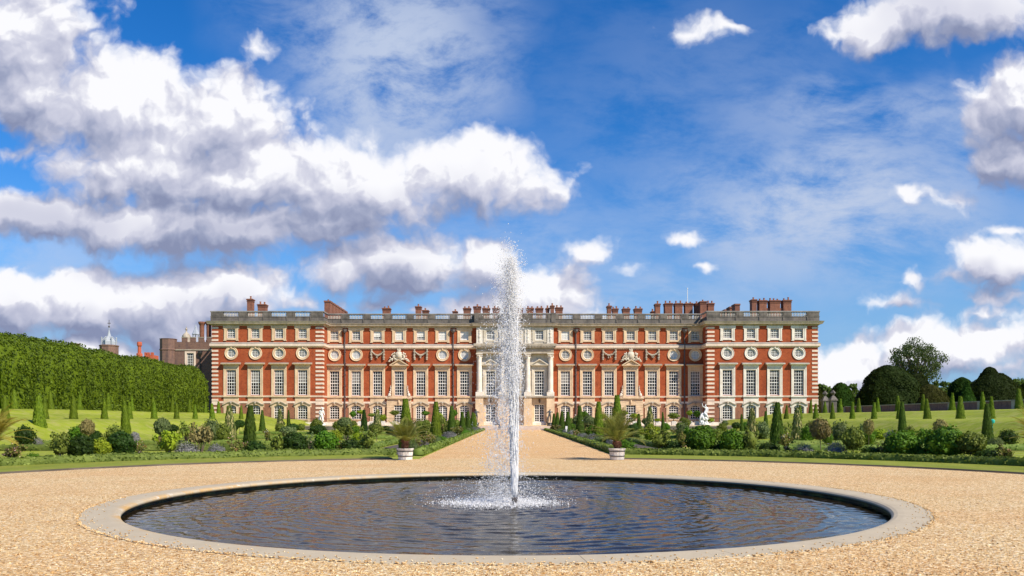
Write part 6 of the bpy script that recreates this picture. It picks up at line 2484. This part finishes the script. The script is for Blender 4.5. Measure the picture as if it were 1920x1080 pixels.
for i, (px, top, w, Y_) in enumerate(wood):
    H = wz(top, Y_) - 1.5
    tree('woodland_tree', 'green broadleaved woodland tree behind the yews, %s of the distant line from the left' % ORD[i + 1], 'tree', wx(px, Y_), Y_, 1.5, w / F * Y_ * 1.15, H, 'wood', H * 0.12, 24, 130, 0.5, 20 + i, 'distant woodland trees at right')

# garden marker with a turquoise top
Ym = 52.0
o = thing('marker_post', 'thin green post with a round turquoise top beside the dark yew', 'post', (wx(1861, Ym), Ym, 0))
q = MB()
q.tube([(0, 0, 0), (0, 0, wz(794, Ym))], 0.022, 6)
link('post', q.mesh('post', M['turquoise']), o)
q = MB()
q.lathe([(0.05, -0.14), (0.12, -0.10), (0.14, 0.0), (0.12, 0.09), (0.04, 0.14)], 0, 0, wz(790, Ym), 12)
link('top', q.mesh('top', M['turquoise']), o)
Yt = 118.6
for px, nm in ((1062, 'right'),):
    q = MB()
    q.box(-0.04, 0.04, -0.02, 0.02, 0, 0.9)
    q.box(-0.10, 0.10, -0.03, 0.01, 0.62, 0.92)
    o = link('plant_marker', q.mesh('plant_marker', M['paint']), None, (wx(px, 80), 80, 0))
    tag(o, 'small white plant marker standing in the right path bed', 'marker')

# ------------------------------------------------------------------ figures: statues and visitors
def skin(name, joints, bones, mat, parent=None, sub=1):
    """joints {name: ((x, y, z), radius)}; first joint is the root"""
    names = list(joints)
    me = bpy.data.meshes.new(name)
    me.from_pydata([joints[n][0] for n in names], [(names.index(a), names.index(b)) for a, b in bones], [])
    me.materials.append(mat)
    o = link(name, me, parent)
    md = o.modifiers.new('Skin', 'SKIN')
    md.use_smooth_shade = True
    lay = me.skin_vertices[0].data
    for i, n in enumerate(names):
        r = joints[n][1]
        lay[i].radius = (r, r) if not isinstance(r, tuple) else r
        lay[i].use_root = (i == 0)
    s = o.modifiers.new('Sub', 'SUBSURF')
    s.levels = s.render_levels = sub
    return o


def head_detail(mb, c, s=1.0, face=-1):
    mb.blob((c[0], c[1], c[2]), (0.078 * s, 0.095 * s, 0.115 * s), 12, 9)
    mb.blob((c[0], c[1] + face * 0.10 * s, c[2] - 0.005), (0.014 * s, 0.022 * s, 0.026 * s), 6, 5)
    for e in (-1, 1):
        mb.blob((c[0] + e * 0.08 * s, c[1], c[2]), (0.012 * s, 0.02 * s, 0.03 * s), 6, 5)


BB = [('pelvis', 'waist'), ('waist', 'chest'), ('chest', 'neck'), ('neck', 'skull'), ('chest', 'shL'), ('chest', 'shR'), ('shL', 'elL'), ('elL', 'haL'), ('shR', 'elR'), ('elR', 'haR'),
      ('pelvis', 'hipL'), ('pelvis', 'hipR'), ('hipL', 'knL'), ('knL', 'anL'), ('anL', 'toL'), ('hipR', 'knR'), ('knR', 'anR'), ('anR', 'toR')]


def body_joints(H, over=None, thick=1.0):
    k = H / 1.75
    J = {'pelvis': ((0, 0, 0.95), 0.125), 'waist': ((0, 0, 1.12), 0.11), 'chest': ((0, 0, 1.32), 0.14), 'neck': ((0, 0, 1.49), 0.052), 'skull': ((0, -0.01, 1.62), 0.085),
         'shL': ((-0.19, 0, 1.40), 0.062), 'shR': ((0.19, 0, 1.40), 0.062), 'elL': ((-0.25, 0.02, 1.13), 0.045), 'elR': ((0.25, 0.02, 1.13), 0.045), 'haL': ((-0.27, -0.08, 0.88), 0.032), 'haR': ((0.27, -0.08, 0.88), 0.032),
         'hipL': ((-0.10, 0, 0.88), 0.095), 'hipR': ((0.10, 0, 0.88), 0.095), 'knL': ((-0.11, -0.02, 0.50), 0.062), 'knR': ((0.11, -0.02, 0.50), 0.062),
         'anL': ((-0.11, 0.02, 0.09), 0.042), 'anR': ((0.11, 0.02, 0.09), 0.042), 'toL': ((-0.12, -0.15, 0.03), 0.035), 'toR': ((0.12, -0.15, 0.03), 0.035)}
    if over:
        for n, p in over.items():
            J[n] = (p, J[n][1])
    return {n: (tuple(v * k for v in p), r * k * thick) for n, (p, r) in J.items()}


def statue(name, label, px, Y_, z, H, over, mat, extra=None, cat='statue', rz=0):
    o = thing(name, label, cat, (wx(px, Y_), Y_, z), None, rz)
    J = body_joints(H, over, 1.12)
    skin('figure', J, BB, mat, o, 2)
    q = MB()
    c = J['skull'][0]
    head_detail(q, c, H / 1.75 * 1.06)
    link('head', q.mesh('head', mat, True), o)
    if extra:
        q = MB()
        extra(q, H / 1.75)
        link('base', q.mesh('base', mat, True), o)
    return o


def base_a(q, k):
    q.box(-0.42 * k, 0.42 * k, -0.32 * k, 0.32 * k, -0.0, 0.10 * k)
    rr = random.Random(3)
    q.tube([(-0.28 * k, 0.1 * k, 0), (-0.26 * k, 0.1 * k, 0.5 * k), (-0.16 * k, 0.06 * k, 0.85 * k)], [0.14 * k, 0.10 * k, 0.07 * k], 8)
    for _ in range(10):
        q.blob((rr.uniform(-.35, .35) * k, rr.uniform(-.2, .2) * k, rr.uniform(.05, .2) * k), 0.09 * k, 6, 5)
    q.blob((0.02 * k, 0.02 * k, 1.715 * k), (0.095 * k, 0.10 * k, 0.06 * k), 8, 6)


statue('marble_statue', 'white marble statue of a standing nude leaning forward, left of the entrance', 602.5, 120.15, 0.66, 2.72,
       {'skull': (0.14, -0.10, 1.58), 'neck': (0.08, -0.04, 1.47), 'chest': (0.02, 0, 1.31), 'shL': (-0.16, 0.02, 1.38), 'shR': (0.20, -0.02, 1.38), 'elR': (0.26, -0.06, 1.14), 'haR': (0.34, -0.2, 1.0), 'elL': (-0.2, 0.0, 1.12), 'haL': (0.08, -0.24, 0.98),
        'knR': (0.17, -0.10, 0.52), 'anR': (0.02, 0.02, 0.12), 'toR': (0.10, -0.14, 0.08), 'knL': (-0.10, 0, 0.5), 'anL': (-0.13, 0.02, 0.12), 'toL': (-0.12, -0.16, 0.08)}, M['marble'], base_a)


def base_b(q, k):
    rr = random.Random(9)
    q.box(-0.62 * k, 0.62 * k, -0.4 * k, 0.4 * k, -0.75 * k, -0.62 * k)
    for _ in range(46):
        z = rr.uniform(-0.65, 0.55)
        w = 0.50 - 0.20 * (z + .65)
        q.blob((rr.uniform(-w, w * 0.75) * k, rr.uniform(-.25, .25) * k, z * k), (rr.uniform(.10, .20) * k, 0.16 * k, rr.uniform(.14, .26) * k), 8, 6)
    q.tube([(-0.35 * k, -0.1 * k, 0.5 * k), (-0.55 * k, -0.15 * k, 0.1 * k), (-0.62 * k, -0.2 * k, -0.35 * k)], [0.09 * k, 0.07 * k, 0.05 * k], 7)
    q.tube([(-0.1 * k, -0.2 * k, 0.7 * k), (0.2 * k, -0.3 * k, 0.4 * k), (0.45 * k, -0.25 * k, -0.1 * k)], [0.12 * k, 0.10 * k, 0.06 * k], 7)
    q.blob((0.15 * k, 0, 1.705 * k), (0.09 * k, 0.10 * k, 0.06 * k), 8, 6)


statue('marble_group', 'white marble group with one figure raising an arm above another, right of the entrance', 1321, 120.15, 0.66 + 1.02, 2.15,
       {'pelvis': (0.12, 0, 0.85), 'waist': (0.20, 0, 1.02), 'chest': (0.22, 0, 1.22), 'neck': (0.16, 0, 1.42), 'skull': (0.10, -0.02, 1.54), 'shL': (0.02, 0, 1.36), 'elL': (-0.22, 0, 1.48), 'haL': (-0.30, 0, 1.86),
        'shR': (0.36, 0, 1.28), 'elR': (0.42, -0.05, 1.0), 'haR': (0.22, -0.2, 0.80), 'hipL': (0.02, 0, 0.78), 'hipR': (0.20, 0, 0.78), 'knL': (-0.12, -0.1, 0.42), 'anL': (-0.10, 0, 0.02), 'toL': (-0.12, -0.15, -0.05), 'knR': (0.25, -0.1, 0.42), 'anR': (0.22, 0, 0.02), 'toR': (0.24, -0.15, -0.05)},
       M['marble'], base_b)


def base_c(q, k):
    q.box(-0.32 * k, 0.32 * k, -0.28 * k, 0.28 * k, -0.42 * k, -0.1 * k)
    q.box(-0.38 * k, 0.38 * k, -0.34 * k, 0.34 * k, -0.1 * k, 0.0)
    q.tube([(-0.3 * k, 0.05, 0), (-0.3 * k, 0.05, 0.75 * k)], [0.09 * k, 0.06 * k], 6)


for px, sg, nm in ((1030.5, 1, 'right'), (893, -1, 'left')):
    statue('bronze_statue', 'dark weathered bronze figure at the %s corner of the palace steps' % nm, px, 121.5, 0.6 + 0.5, 2.05,
           {'haL': (-0.36, -0.2, 1.15), 'elL': (-0.36, 0, 1.2), 'elR': (0.38, 0.05, 1.25), 'haR': (0.30, -0.15, 1.42), 'knL': (-0.16, -0.1, .52), 'skull': (0.05 * sg, -0.02, 1.61)}, M['bronze'], base_c)


def person(label, px, Y_, z, H, coat, legs, hair, over=None, rz=0.0):
    o = thing('person', label, 'person', (wx(px, Y_), Y_, z), None, rz)
    J = body_joints(H, over)
    skin('body', J, BB, M['skin'], o, 2)
    k = H / 1.75
    q = MB()
    head_detail(q, J['skull'][0], k)
    link('head', q.mesh('head', M['skin'], True), o)
    tj = {n: (J[n][0], J[n][1] * 1.28) for n in ('pelvis', 'waist', 'chest', 'shL', 'shR', 'elL', 'elR')}
    for n in ('haL', 'haR'):
        e = 'el' + n[-1]
        p = tuple(a * 0.2 + b * 0.8 for a, b in zip(J[e][0], J[n][0]))
        tj[n] = (p, J[n][1] * 1.5)
    skin('coat', tj, [b for b in BB if b[0] in tj and b[1] in tj], M[coat], o, 2)
    lj = {'pelvis': (J['pelvis'][0], 0.14 * k)}
    for n in ('hipL', 'hipR', 'knL', 'knR', 'anL', 'anR'):
        lj[n] = (J[n][0], J[n][1] * 1.32)
    skin('trousers', lj, [b for b in BB if b[0] in lj and b[1] in lj], M[legs], o, 2)
    q = MB()
    c = J['skull'][0]
    q.blob((c[0], c[1] + 0.02 * k, c[2] + 0.03 * k), (0.088 * k, 0.10 * k, 0.105 * k), 10, 7)
    link('hair', q.mesh('hair', M[hair], True), o)


person('person with white hair in a dark maroon coat on the terrace right of the steps', 1078.5, 124.5, 0.6, 1.72, 'cloth_dark', 'cloth_dark', 'hair_white')
person('person in a rose coloured top standing between two yews on the right terrace', 1098, 124.0, 0.6, 1.65, 'cloth_rose', 'cloth_blue', 'hair_dark', rz=0.8)
person('person in dark clothes walking on the steps behind the water jet', 936.0, 117.0, 0.02, 1.7, 'cloth_blue', 'cloth_dark', 'hair_dark',
       {'knL': (-0.10, -0.18, 0.52), 'anL': (-0.10, -0.10, 0.1), 'toL': (-0.10, -0.28, 0.04), 'knR': (0.10, 0.06, 0.5), 'anR': (0.1, 0.26, 0.1), 'toR': (0.1, 0.10, 0.04)}, rz=1.2)
